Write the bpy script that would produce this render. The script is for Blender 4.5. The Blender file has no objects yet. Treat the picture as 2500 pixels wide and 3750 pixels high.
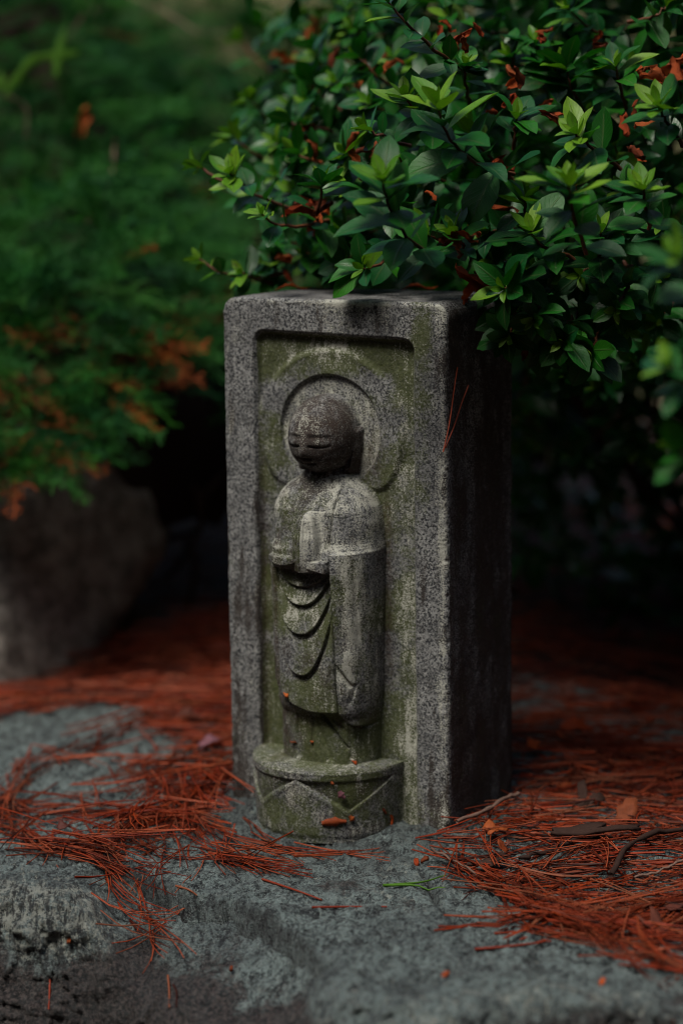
import bpy, math, random
import numpy as np
from mathutils import Vector, Matrix

random.seed(7)
RNG = np.random.default_rng(11)
sc = bpy.context.scene
COL = sc.collection
R_ = math.radians

# ------------------------------------------------------------------ camera, sky, sun, exposure
FPX, PITCH = 8490.0, R_(9.4)
CAM = np.array([0.0, -1.79, 0.533])
cd = bpy.data.cameras.new('camera')
cam = bpy.data.objects.new('camera', cd)
COL.objects.link(cam)
cam.location = CAM
cam.rotation_euler = (math.pi / 2 - PITCH, 0, 0)
cd.sensor_fit = 'VERTICAL'
cd.sensor_height = 36.0
cd.lens = FPX / 3750 * 36
cd.clip_start, cd.clip_end = 0.05, 400
cd.dof.use_dof = True
cd.dof.focus_distance = 1.715
cd.dof.aperture_fstop = 2.8
cd.dof.aperture_blades = 9
sc.camera = cam

SUN_EL, SUN_AZ = R_(61), R_(219)          # overcast: broad soft light from above, front left
w = bpy.data.worlds.new('World')
sc.world = w
w.use_nodes = True
nt = w.node_tree
sky = nt.nodes.new('ShaderNodeTexSky')
sky.sky_type = 'NISHITA'
sky.sun_disc = False
sky.sun_elevation = SUN_EL
sky.sun_rotation = SUN_AZ
sky.dust_density = 3.0
bg = nt.nodes['Background']
nt.links.new(sky.outputs[0], bg.inputs[0])
bg.inputs[1].default_value = 0.06
ld = bpy.data.lights.new('sun', 'SUN')
ld.energy = 1.5
ld.angle = R_(20)
ld.color = (1.0, 0.95, 0.87)
sun = bpy.data.objects.new('sun', ld)
COL.objects.link(sun)
sdir = Vector((math.sin(SUN_AZ) * math.cos(SUN_EL), math.cos(SUN_AZ) * math.cos(SUN_EL), math.sin(SUN_EL)))
sun.rotation_euler = (-sdir).to_track_quat('-Z', 'Y').to_euler()
sun.location = sdir * 5
sc.view_settings.view_transform = 'Standard'
sc.view_settings.look = 'None'
sc.view_settings.exposure = 0.92
sc.view_settings.gamma = 1.0
sc.view_settings.use_curve_mapping = False
sc.render.engine = 'CYCLES'
sc.cycles.use_denoising = True
sc.cycles.filter_width = 0.95
sc.cycles.max_bounces = 5
sc.cycles.diffuse_bounces = 3
sc.cycles.glossy_bounces = 2
sc.cycles.transparent_max_bounces = 4
sc.cycles.sample_clamp_indirect = 3.0

# ------------------------------------------------------------------ helpers
FW = np.array([0, math.cos(PITCH), -math.sin(PITCH)])
UP = np.array([0, math.sin(PITCH), math.cos(PITCH)])


def ray(px, py):
    return FW + np.array([1.0, 0, 0]) * ((px - 1250) / FPX) + UP * ((1875 - py) / FPX)


def at(px, py, t):
    """survey point: photo pixel at distance t along the view axis"""
    return CAM + ray(px, py) * t


def onz(px, py, z=0.0):
    d = ray(px, py)
    return CAM + d * ((z - CAM[2]) / d[2])


def link(o, parent=None):
    COL.objects.link(o)
    if parent is not None:
        o.parent = parent
    return o


def tag(o, label=None, cat=None, group=None, kind=None):
    if label: o['label'] = label
    if cat: o['category'] = cat
    if group: o['group'] = group
    if kind: o['kind'] = kind
    return o


def empty(name, loc):
    o = bpy.data.objects.new(name, None)
    o.location = loc
    o.empty_display_size = 0.05
    return link(o)


def mk(name, V, F, mat=None, smooth=True, attrs=None):
    V = np.asarray(V, dtype=np.float32)
    F = np.asarray(F, dtype=np.int32)
    me = bpy.data.meshes.new(name)
    n, k = F.shape
    me.vertices.add(len(V))
    me.vertices.foreach_set('co', V.ravel())
    me.loops.add(n * k)
    me.loops.foreach_set('vertex_index', F.ravel())
    me.polygons.add(n)
    me.polygons.foreach_set('loop_start', np.arange(0, n * k, k, dtype=np.int32))
    if smooth:
        me.polygons.foreach_set('use_smooth', np.ones(n, dtype=bool))
    me.update(calc_edges=True)
    if attrs:
        for an, arr in attrs.items():
            a = me.attributes.new(an, 'FLOAT_COLOR', 'POINT')
            arr = np.asarray(arr, dtype=np.float32)
            if arr.ndim == 1:
                arr = np.stack([arr, arr, arr, np.ones_like(arr)], 1)
            a.data.foreach_set('color', np.ascontiguousarray(arr).ravel())
    if mat: me.materials.append(mat)
    return me


def ob(name, me, parent=None, wpos=None):
    """object; when parented to a thing at a location, mesh coords are world coords"""
    o = bpy.data.objects.new(name, me)
    link(o, parent)
    if parent is not None:
        p = parent
        off = Vector((0, 0, 0))
        while p is not None:
            off += p.location
            p = p.parent
        o.location = -off
    return o


class Acc:
    """collects pieces into one mesh"""
    def __init__(s):
        s.V, s.F, s.T, s.n = [], [], [], 0

    def add(s, V, F, tint=0.5):
        V = np.asarray(V); F = np.asarray(F)
        s.V.append(V); s.F.append(F + s.n); s.n += len(V)
        s.T.append(np.full(len(V), tint))

    def mesh(s, name, mat, smooth=True):
        return mk(name, np.concatenate(s.V), np.concatenate(s.F), mat, smooth, {'tint': np.concatenate(s.T)})


def grid_faces(nr, nc):
    i = np.arange(nr - 1)[:, None] * nc + np.arange(nc - 1)[None, :]
    i = i.ravel()
    return np.stack([i, i + 1, i + nc + 1, i + nc], 1)


def tube(P, rad, sides=5):
    P = np.asarray(P, float)
    n = len(P)
    rad = np.broadcast_to(rad, (n,)) if np.ndim(rad) else np.full(n, rad)
    T = np.gradient(P, axis=0)
    T /= np.linalg.norm(T, axis=1)[:, None] + 1e-12
    ref = np.array([0.13, 0.27, 0.95]) if abs(T[0, 2]) < 0.85 else np.array([1.0, 0.1, 0.0])
    A = np.cross(T, ref); A /= np.linalg.norm(A, axis=1)[:, None] + 1e-12
    B = np.cross(T, A)
    ang = np.arange(sides) * 2 * math.pi / sides
    V = P[:, None, :] + rad[:, None, None] * (np.cos(ang)[None, :, None] * A[:, None, :] + np.sin(ang)[None, :, None] * B[:, None, :])
    V = V.reshape(-1, 3)
    F = []
    for r in range(n - 1):
        for k in range(sides):
            a = r * sides + k; b = r * sides + (k + 1) % sides
            F.append((a, b, b + sides, a + sides))
    for k in range(1, sides - 1, 2):
        k2 = min(k + 2, sides - 1)
        F.append((0, k, k + 1, k2 if k2 != k + 1 else k + 1) if k2 != k + 1 else (0, k, k + 1, 0))
        b0 = (n - 1) * sides
        F.append((b0, b0 + k + 1, b0 + k, b0) if k2 == k + 1 else (b0, b0 + k2, b0 + k + 1, b0 + k))
    F = [f for f in F if len(set(f)) == 4] or F
    return V, np.array(F)


def bez(pts, n):
    pts = np.asarray(pts, float)
    if len(pts) == 2:
        t = np.linspace(0, 1, n)[:, None]
        return pts[0] * (1 - t) + pts[1] * t
    # Catmull-Rom through the points
    P = np.vstack([2 * pts[0] - pts[1], pts, 2 * pts[-1] - pts[-2]])
    out = []
    m = len(pts) - 1
    for q in np.linspace(0, m - 1e-6, n):
        i = int(q); t = q - i
        a, b, c, d = P[i], P[i + 1], P[i + 2], P[i + 3]
        out.append(0.5 * ((2 * b) + (c - a) * t + (2 * a - 5 * b + 4 * c - d) * t * t + (3 * b - a - 3 * c + d) * t ** 3))
    return np.array(out)


def _h(ix, iy, iz, seed):
    n = (ix * 374761393 + iy * 668265263 + iz * 2147483647 + seed * 1274126177) & 0xFFFFFFFF
    n = ((n ^ (n >> 13)) * 1274126177) & 0xFFFFFFFF
    n = (n ^ (n >> 16)) & 0xFFFFFFFF
    return n.astype(np.float64) / 2147483647.5 - 1.0


def vnoise(P, seed=0):
    P = np.asarray(P, float)
    I = np.floor(P).astype(np.int64); f = P - I
    f = f * f * f * (f * (f * 6 - 15) + 10)
    x, y, z = I[:, 0], I[:, 1], I[:, 2]
    r = 0
    for dx in (0, 1):
        wx = f[:, 0] if dx else 1 - f[:, 0]
        for dy in (0, 1):
            wy = f[:, 1] if dy else 1 - f[:, 1]
            for dz in (0, 1):
                wz = f[:, 2] if dz else 1 - f[:, 2]
                r = r + wx * wy * wz * _h(x + dx, y + dy, z + dz, seed)
    return r


def fbm(P, scale=1.0, octs=4, seed=0, gain=0.5):
    P = np.asarray(P, float) * scale
    a, s, r = 1.0, 0, 0
    for o in range(octs):
        r = r + a * vnoise(P + 17.3 * o, seed + o); s += a
        a *= gain; P = P * 2.03
    return r / s * 1.6


def sm(x, a, b):
    t = np.clip((x - a) / (b - a), 0, 1)
    return t * t * (3 - 2 * t)


def smax(a, b, k):
    h = np.clip(0.5 + 0.5 * (a - b) / k, 0, 1)
    return b * (1 - h) + a * h + k * h * (1 - h)


# ------------------------------------------------------------------ materials
def new_mat(name):
    m = bpy.data.materials.new(name)
    m.use_nodes = True
    nt = m.node_tree
    b = nt.nodes['Principled BSDF']
    return m, nt, b


class N:
    """tiny node writer"""
    def __init__(s, nt): s.nt = nt

    def node(s, t, **kw):
        n = s.nt.nodes.new(t)
        for k, v in kw.items(): setattr(n, k, v)
        return n

    def put(s, n, i, v):
        if v is None: return
        if hasattr(v, 'links') or isinstance(v, bpy.types.NodeSocket): s.nt.links.new(v, n.inputs[i])
        else: n.inputs[i].default_value = v

    def coord(s, kind='Object'):
        return s.node('ShaderNodeTexCoord').outputs[kind]

    def mapping(s, vec, scale=(1, 1, 1), rot=(0, 0, 0)):
        n = s.node('ShaderNodeMapping')
        s.put(n, 0, vec); n.inputs['Scale'].default_value = scale; n.inputs['Rotation'].default_value = rot
        return n.outputs[0]

    def noise(s, vec, scale, detail=2, rough=0.5, dist=0.0):
        n = s.node('ShaderNodeTexNoise')
        s.put(n, 'Vector', vec); n.inputs['Scale'].default_value = scale
        n.inputs['Detail'].default_value = detail; n.inputs['Roughness'].default_value = rough
        n.inputs['Distortion'].default_value = dist
        return n.outputs[0]

    def math(s, op, a, b=None, c=None, clamp=False):
        n = s.node('ShaderNodeMath', operation=op, use_clamp=clamp)
        s.put(n, 0, a)
        if b is not None: s.put(n, 1, b)
        if c is not None: s.put(n, 2, c)
        return n.outputs[0]

    def ramp(s, v, a, b, lo=0.0, hi=1.0):
        n = s.node('ShaderNodeMapRange', interpolation_type='SMOOTHSTEP')
        s.put(n, 0, v); s.put(n, 1, a); s.put(n, 2, b); s.put(n, 3, lo); s.put(n, 4, hi)
        return n.outputs[0]

    def mix(s, f, a, b, mode='MIX'):
        n = s.node('ShaderNodeMix', data_type='RGBA', blend_type=mode)
        s.put(n, 0, f)
        for i, v in ((6, a), (7, b)):
            if isinstance(v, tuple): v = (*v, 1.0) if len(v) == 3 else v
            s.put(n, i, v)
        return n.outputs[2]

    def attr(s, name):
        n = s.node('ShaderNodeAttribute'); n.attribute_name = name
        return n

    def sep(s, col):
        n = s.node('ShaderNodeSeparateColor'); s.put(n, 0, col)
        return n.outputs

    def bump(s, h, strength, dist, normal=None):
        n = s.node('ShaderNodeBump')
        n.inputs['Strength'].default_value = strength; n.inputs['Distance'].default_value = dist
        s.put(n, 'Height', h)
        if normal is not None: s.put(n, 'Normal', normal)
        return n.outputs[0]


def granite_material():
    m, nt, b = new_mat('weathered_granite')
    g = N(nt)
    co = g.coord()
    at_ = g.attr('weather')
    rgb = g.sep(at_.outputs['Color'])
    algae, grime_shade, lichen, rust = rgb[0], rgb[1], rgb[2], at_.outputs['Alpha']
    s1 = g.noise(co, 520, 4, 0.72)
    s2 = g.noise(co, 950, 2, 0.6)
    big = g.noise(co, 60, 3, 0.55)
    mid_ = g.noise(co, 150, 3, 0.6)
    sv = g.math('MULTIPLY_ADD', mid_, 0.14, g.math('MULTIPLY', s1, 0.86))
    dark = g.ramp(sv, 0.445, 0.545)
    base = g.mix(dark, (0.020, 0.022, 0.027), (0.29, 0.295, 0.285))
    base = g.mix(g.ramp(s2, 0.56, 0.68, 0, 0.7), base, (0.40, 0.40, 0.37))
    base = g.mix(g.ramp(s2, 0.34, 0.42, 0.7, 0), base, (0.016, 0.017, 0.02))
    base = g.mix(g.ramp(big, 0.40, 0.62, 0.0, 0.45), base, (0.060, 0.062, 0.064))
    # dark crust and painted niche shade, with speckled gaps
    gap = g.math('MULTIPLY_ADD', mid_, 0.22, g.math('MULTIPLY', g.noise(co, 1050, 3, 0.7), 0.78))
    gf = g.math('MULTIPLY_ADD', grime_shade, 0.37, 0.29)           # threshold moves with the amount of crust
    crust = g.ramp(g.math('SUBTRACT', gf, gap), -0.04, 0.05)
    crust = g.math('MULTIPLY', crust, g.ramp(grime_shade, 0.02, 0.25))
    crustcol = g.mix(big, (0.016, 0.014, 0.013), (0.060, 0.047, 0.038))
    base = g.mix(g.math('MULTIPLY', crust, 0.93), base, crustcol)
    # algae film
    an = g.math('MULTIPLY_ADD', big, 0.4, g.math('MULTIPLY', g.noise(co, 420, 4, 0.7), 0.6))
    af = g.ramp(g.math('SUBTRACT', g.math('MULTIPLY_ADD', algae, 0.38, 0.29), an), -0.10, 0.12)
    af = g.math('MULTIPLY', af, g.ramp(algae, 0.02, 0.3))
    acol = g.mix(g.noise(co, 420, 2), (0.022, 0.030, 0.006), (0.100, 0.118, 0.034))
    base = g.mix(g.math('MULTIPLY', af, 0.86), base, acol)
    # pale lichen crust and painted edge highlights, broken into grains
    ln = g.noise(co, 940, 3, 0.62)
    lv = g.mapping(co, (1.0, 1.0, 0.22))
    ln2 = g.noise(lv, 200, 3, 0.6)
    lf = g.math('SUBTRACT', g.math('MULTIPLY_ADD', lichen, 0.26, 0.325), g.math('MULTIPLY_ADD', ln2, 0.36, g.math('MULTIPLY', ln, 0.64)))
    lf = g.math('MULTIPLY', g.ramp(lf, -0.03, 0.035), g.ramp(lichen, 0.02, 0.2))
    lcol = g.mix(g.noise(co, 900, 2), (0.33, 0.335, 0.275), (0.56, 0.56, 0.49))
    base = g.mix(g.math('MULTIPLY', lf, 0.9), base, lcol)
    # rusty brown tannin stain, also the painted shade of the niche wall
    rn = g.noise(co, 300, 3, 0.6)
    rf = g.math('MULTIPLY', rust, g.ramp(rn, 0.30, 0.62))
    base = g.mix(g.math('MULTIPLY', rf, 0.8), base, (0.045, 0.024, 0.015))
    nt.links.new(base, b.inputs['Base Color'])
    b.inputs['Roughness'].default_value = 0.86
    b.inputs['Specular IOR Level'].default_value = 0.3
    h = g.math('MULTIPLY_ADD', s2, 0.5, g.math('MULTIPLY_ADD', gap, 0.8, g.math('MULTIPLY', lf, 0.5)))
    nt.links.new(g.bump(h, 0.55, 0.0011), b.inputs['Normal'])
    return m


def rock_material():
    m, nt, b = new_mat('blue_green_schist')
    g = N(nt)
    co = g.coord()
    at_ = g.attr('weather')
    rgb = g.sep(at_.outputs['Color'])
    brown, pale, wet_shade = rgb[0], rgb[1], rgb[2]
    s1 = g.noise(co, 270, 5, 0.78)
    st = g.mapping(co, (1.0, 0.55, 0.65), (0, 0, R_(-24)))
    streak = g.noise(st, 120, 4, 0.68, 0.6)
    big = g.noise(co, 16, 5, 0.6)
    f = g.math('MULTIPLY_ADD', streak, 0.5, g.math('MULTIPLY', s1, 0.5))
    base = g.mix(g.ramp(f, 0.42, 0.555), (0.015, 0.020, 0.022), (0.225, 0.290, 0.280))
    base = g.mix(g.ramp(g.noise(co, 560, 3, 0.7), 0.54, 0.62, 0, 0.75), base, (0.36, 0.42, 0.40))
    base = g.mix(g.ramp(g.noise(co, 500, 3, 0.7), 0.40, 0.47, 0.7, 0), base, (0.018, 0.021, 0.024))
    base = g.mix(g.ramp(big, 0.46, 0.70, 0, 0.40), base, (0.040, 0.042, 0.048))
    base = g.mix(g.ramp(g.noise(co, 48, 5, 0.7), 0.52, 0.66, 0, 0.38), base, (0.032, 0.040, 0.043))
    base = g.mix(g.ramp(g.noise(g.mapping(co, (1.3, 1, 1)), 66, 6, 0.78), 0.57, 0.67, 0, 0.50), base, (0.30, 0.35, 0.33))
    # pale lichen
    ln = g.noise(co, 300, 4, 0.7)
    st2 = g.mapping(co, (1.0, 0.25, 0.2))
    l2 = g.noise(co, 75, 5, 0.7)
    lf = g.math('SUBTRACT', g.math('MULTIPLY_ADD', pale, 0.25, 0.32), g.math('MULTIPLY_ADD', l2, 0.5, g.math('MULTIPLY', ln, 0.5)))
    lf = g.math('MULTIPLY', g.ramp(lf, -0.04, 0.03), g.ramp(pale, 0.02, 0.2))
    base = g.mix(g.math('MULTIPLY', lf, 0.85), base, (0.36, 0.38, 0.33))
    sv = g.noise(g.mapping(co, (1.0, 0.16, 0.16), (0, 0, R_(-10))), 230, 5, 0.75, 0.5)
    base = g.mix(g.math('MULTIPLY', at_.outputs['Alpha'], g.ramp(g.math('MULTIPLY_ADD', s1, 0.45, g.math('MULTIPLY', sv, 0.55)), 0.49, 0.56, 0, 0.9)), base, (0.014, 0.015, 0.017))
    # brown black tannin crust on the face
    bn = g.noise(co, 120, 6, 0.8)
    bf = g.ramp(g.math('SUBTRACT', g.math('MULTIPLY_ADD', brown, 0.75, 0.10), bn), -0.14, 0.16)
    bf = g.math('MULTIPLY', bf, g.ramp(brown, 0.02, 0.25))
    bcol = g.mix(g.ramp(g.noise(co, 360, 4, 0.75), 0.42, 0.62), (0.008, 0.007, 0.008), (0.105, 0.082, 0.076))
    base = g.mix(g.math('MULTIPLY', bf, 0.9), base, bcol)
    base = g.mix(g.math('MULTIPLY', wet_shade, 0.7), base, (0.018, 0.017, 0.019))
    nt.links.new(base, b.inputs['Base Color'])
    b.inputs['Roughness'].default_value = 0.52
    b.inputs['Specular IOR Level'].default_value = 0.5
    h = g.math('MULTIPLY_ADD', streak, 1.0, g.math('MULTIPLY_ADD', s1, 0.7, g.math('MULTIPLY', bn, 1.5)))
    nt.links.new(g.bump(h, 1.0, 0.0045), b.inputs['Normal'])
    return m


def tinted(name, ramp_cols, rough=0.6, spec=0.3, trans=0.0, noise_scale=0, bump=0.0, back=None):
    """colour ladder picked by the per-piece tint (mesh attribute) or the object's random"""
    m, nt, b = new_mat(name)
    g = N(nt)
    oi = g.node('ShaderNodeObjectInfo')
    a = g.attr('tint')
    v = g.math('FRACT', g.math('ADD', a.outputs['Fac'], oi.outputs['Random']))
    cr = g.node('ShaderNodeValToRGB')
    els = cr.color_ramp.elements
    while len(els) < len(ramp_cols): els.new(0.5)
    for i, c in enumerate(ramp_cols):
        els[i].position = i / (len(ramp_cols) - 1) if len(ramp_cols) > 1 else 0
        els[i].color = (*c, 1)
    nt.links.new(v, cr.inputs[0])
    col = cr.outputs[0]
    co = g.coord()
    if noise_scale:
        nz = g.noise(co, noise_scale, 4, 0.6)
        col = g.mix(g.ramp(nz, 0.35, 0.7, 0.0, 0.55), col, (0.0, 0.0, 0.0), 'MIX') if False else g.mix(1.0, col, g.mix(nz, (0.55, 0.55, 0.55), (1.4, 1.4, 1.4)), 'MULTIPLY')
        if bump: nt.links.new(g.bump(nz, bump, 0.0008), b.inputs['Normal'])
    nt.links.new(col, b.inputs['Base Color'])
    b.inputs['Roughness'].default_value = rough
    b.inputs['Specular IOR Level'].default_value = spec
    if trans:
        tr = g.node('ShaderNodeBsdfTranslucent')
        nt.links.new(col, tr.inputs[0])
        mx = g.node('ShaderNodeMixShader')
        mx.inputs[0].default_value = trans
        out = nt.nodes['Material Output']
        nt.links.new(b.outputs[0], mx.inputs[1]); nt.links.new(tr.outputs[0], mx.inputs[2])
        nt.links.new(mx.outputs[0], out.inputs[0])
    return m


def leaf_material(name, cols, rough=0.42):
    """leaf blade: midrib and side veins from the leaf's own coordinates (attribute leafuv)"""
    m, nt, b = new_mat(name)
    g = N(nt)
    oi = g.node('ShaderNodeObjectInfo')
    a = g.attr('tint')
    v = g.math('FRACT', g.math('ADD', a.outputs['Fac'], oi.outputs['Random']))
    cr = g.node('ShaderNodeValToRGB')
    els = cr.color_ramp.elements
    while len(els) < len(cols): els.new(0.5)
    for i, c in enumerate(cols):
        els[i].position = i / (len(cols) - 1); els[i].color = (*c, 1)
    nt.links.new(v, cr.inputs[0])
    col = cr.outputs[0]
    uv = g.sep(g.attr('leafuv').outputs['Color'])         # r: across (0.5 = midrib), g: along
    across = g.math('ABSOLUTE', g.math('SUBTRACT', uv[0], 0.5))
    rib = g.ramp(across, 0.015, 0.06, 1, 0)
    vein = g.math('SINE', g.math('MULTIPLY', g.math('SUBTRACT', uv[1], g.math('MULTIPLY', across, 0.55)), 58.0))
    veinf = g.ramp(vein, 0.75, 1.0)
    nz = g.noise(g.coord(), 230, 4, 0.6)
    col = g.mix(1.0, col, g.mix(nz, (0.6, 0.6, 0.6), (1.35, 1.35, 1.35)), 'MULTIPLY')
    col = g.mix(g.math('MULTIPLY', rib, 0.35), col, (0.10, 0.13, 0.05))
    col = g.mix(g.math('MULTIPLY', veinf, 0.10), col, (0.10, 0.14, 0.08))
    blem = g.ramp(g.math('ADD', g.noise(g.coord(), 75, 4, 0.7), g.math('MULTIPLY', g.ramp(across, 0.36, 0.5), 0.10)), 0.66, 0.72)
    col = g.mix(g.math('MULTIPLY', blem, 0.6), col, (0.06, 0.035, 0.02))
    nt.links.new(col, b.inputs['Base Color'])
    b.inputs['Roughness'].default_value = rough
    b.inputs['Specular IOR Level'].default_value = 0.36
    h = g.math('MULTIPLY_ADD', veinf, -0.4, g.math('MULTIPLY_ADD', rib, -1.0, g.math('MULTIPLY', nz, 0.5)))
    nt.links.new(g.bump(h, 0.5, 0.0006), b.inputs['Normal'])
    tr = g.node('ShaderNodeBsdfTranslucent')
    nt.links.new(g.mix(1.0, col, (1.0, 1.25, 0.5), 'MULTIPLY'), tr.inputs[0])
    mx = g.node('ShaderNodeMixShader'); mx.inputs[0].default_value = 0.22
    nt.links.new(b.outputs[0], mx.inputs[1]); nt.links.new(tr.outputs[0], mx.inputs[2])
    nt.links.new(mx.outputs[0], nt.nodes['Material Output'].inputs[0])
    return m


M_GRAN = granite_material()
M_ROCK = rock_material()
M_LEAF = leaf_material('azalea_leaf', [(0.005, 0.052, 0.006), (0.010, 0.112, 0.006), (0.007, 0.078, 0.022), (0.022, 0.150, 0.005)], 0.33)
M_YOUNG = leaf_material('azalea_young_leaf', [(0.060, 0.200, 0.008), (0.150, 0.300, 0.014), (0.090, 0.240, 0.012)], 0.42)
M_STEM = tinted('azalea_stem', [(0.075, 0.022, 0.010), (0.13, 0.045, 0.018), (0.055, 0.020, 0.012)], 0.6, 0.3, 0, 300, 0.4)
M_BARK = tinted('brown_bark', [(0.030, 0.016, 0.012), (0.055, 0.028, 0.020)], 0.85, 0.2, 0, 180, 0.8)
M_DEAD = tinted('dried_leaf', [(0.28, 0.036, 0.006), (0.46, 0.080, 0.012), (0.12, 0.026, 0.010), (0.54, 0.125, 0.026), (0.20, 0.050, 0.018)], 0.7, 0.25, 0.15, 260, 0.8)
M_NEEDLE = tinted('dry_pine_needle', [(0.160, 0.018, 0.006), (0.300, 0.040, 0.012), (0.050, 0.010, 0.005), (0.380, 0.085, 0.036), (0.150, 0.020, 0.006), (0.028, 0.008, 0.005), (0.320, 0.042, 0.008), (0.20, 0.070, 0.035), (0.200, 0.020, 0.006)], 0.5, 0.22, 0, 0)
M_STUCK = tinted('pale_red_needle', [(0.42, 0.085, 0.040), (0.36, 0.07, 0.03)], 0.5, 0.3)
M_LITTER = tinted('fallen_leaf', [(0.075, 0.018, 0.012), (0.115, 0.030, 0.016), (0.060, 0.026, 0.020)], 0.7, 0.3, 0, 200, 0.8)
M_TWIG = tinted('grey_twig', [(0.14, 0.085, 0.065), (0.20, 0.125, 0.095)], 0.8, 0.2, 0, 400, 0.5)
M_GREEN = tinted('green_needle', [(0.06, 0.17, 0.012), (0.08, 0.20, 0.016)], 0.5, 0.3, 0.2)
M_JUN = tinted('juniper_spray', [(0.008, 0.060, 0.008), (0.016, 0.110, 0.012), (0.030, 0.145, 0.012), (0.006, 0.062, 0.020), (0.012, 0.085, 0.010)], 0.65, 0.2, 0.15)
M_JUNDRY = tinted('dried_juniper', [(0.26, 0.045, 0.006), (0.12, 0.045, 0.015), (0.36, 0.085, 0.010)], 0.75, 0.2, 0.1)
M_PINK = tinted('faded_petal', [(0.20, 0.080, 0.100), (0.22, 0.10, 0.12)], 0.6, 0.3, 0.2)


def soil_material():
    m, nt, b = new_mat('needle_covered_soil')
    g = N(nt)
    co = g.coord()
    n1 = g.noise(g.mapping(co, (1, 3, 1)), 60, 5, 0.7, 1.0)
    col = g.mix(n1, (0.010, 0.005, 0.004), (0.075, 0.018, 0.009))
    far = g.noise(co, 3, 4)
    geo = g.node('ShaderNodeSeparateXYZ'); g.put(geo, 0, co)
    yy = geo.outputs[1]
    moss = g.mix(far, (0.055, 0.055, 0.018), (0.125, 0.115, 0.036))
    col = g.mix(g.ramp(yy, 2.2, 3.0), col, moss)
    nt.links.new(col, b.inputs['Base Color'])
    b.inputs['Roughness'].default_value = 0.95
    nt.links.new(g.bump(n1, 0.8, 0.01), b.inputs['Normal'])
    return m


M_SOIL = soil_material()


def boulder_material():
    m, nt, b = new_mat('grey_boulder')
    g = N(nt)
    co = g.coord()
    big = g.noise(co, 11, 5, 0.68)
    fine = g.noise(co, 48, 6, 0.75)
    col = g.mix(g.ramp(fine, 0.35, 0.65), (0.14, 0.125, 0.108), (0.42, 0.39, 0.34))
    col = g.mix(g.ramp(big, 0.45, 0.68, 0, 0.6), col, (0.075, 0.052, 0.042))
    nt.links.new(col, b.inputs['Base Color'])
    b.inputs['Roughness'].default_value = 0.85
    nt.links.new(g.bump(g.math('ADD', big, fine), 0.6, 0.006), b.inputs['Normal'])
    return m


M_BOULD = boulder_material()

# ------------------------------------------------------------------ ground
def ground():
    xs = np.concatenate([-np.geomspace(60, 1.3, 30), np.linspace(-1.2, 1.2, 90), np.geomspace(1.3, 60, 30)])
    ys = np.concatenate([-np.geomspace(60, 1.3, 26), np.linspace(-1.2, 1.4, 90), np.geomspace(1.5, 60, 40)])
    X, Y = np.meshgrid(xs, ys)
    P = np.stack([X.ravel(), Y.ravel(), np.zeros(X.size)], 1)
    z = ground_z(P[:, 0], P[:, 1])
    P[:, 2] = z
    o = ob('ground', mk('ground', P, grid_faces(len(ys), len(xs)), M_SOIL))
    tag(o, 'dark soil under the needles, rising to a mossy bank behind', None, None, 'structure')


def ground_z(x, y):
    x = np.asarray(x, float); y = np.asarray(y, float)
    P = np.stack([x, y, np.zeros_like(x)], -1).reshape(-1, 3)
    n = (fbm(P, 5, 3, 5) * 0.012).reshape(x.shape)
    bank = 1.9 * sm(y, 3.2, 8.0)
    low = -0.045 - 0.30 * sm(-y, 0.05, 0.35)
    return low + n + bank + 0.055 * sm(y, 0.25, 0.6)


ground()

# ------------------------------------------------------------------ the stone ledge in front
EDGE_PX = [(-1500, 3190), (0, 3225), (300, 3260), (520, 3330), (700, 3440), (900, 3530), (1200, 3585), (1700, 3640), (2100, 3630), (2500, 3670), (3600, 3640)]
EDGE = np.array([onz(a, b, -0.008)[:2] for a, b in EDGE_PX])
STEP_PX = [(430, 3135), (510, 3161), (677, 3240), (837, 3262), (996, 3328), (1116, 3400), (1180, 3470)]
STEP = np.array([onz(a, b, -0.008)[:2] for a, b in STEP_PX])
CRACKS = [np.array([onz(a, b, -0.008)[:2] for a, b in c]) for c in (
    [(1545, 3170), (1580, 3235), (1605, 3300), (1660, 3350), (1690, 3420)], [(1050, 3390), (1180, 3420), (1290, 3405), (1420, 3440)],
    [(2000, 3400), (1930, 3480), (1980, 3560)], [(100, 3070), (190, 3140), (300, 3160), (430, 3135)], [(1280, 3500), (1360, 3560), (1500, 3570)])]


MARK_N = (-math.sin(R_(29)), -math.cos(R_(29)))
MARK_BL = onz(1642, 3035)[:2]


def edge_y(x):
    return np.interp(x, EDGE[:, 0], EDGE[:, 1])


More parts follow.
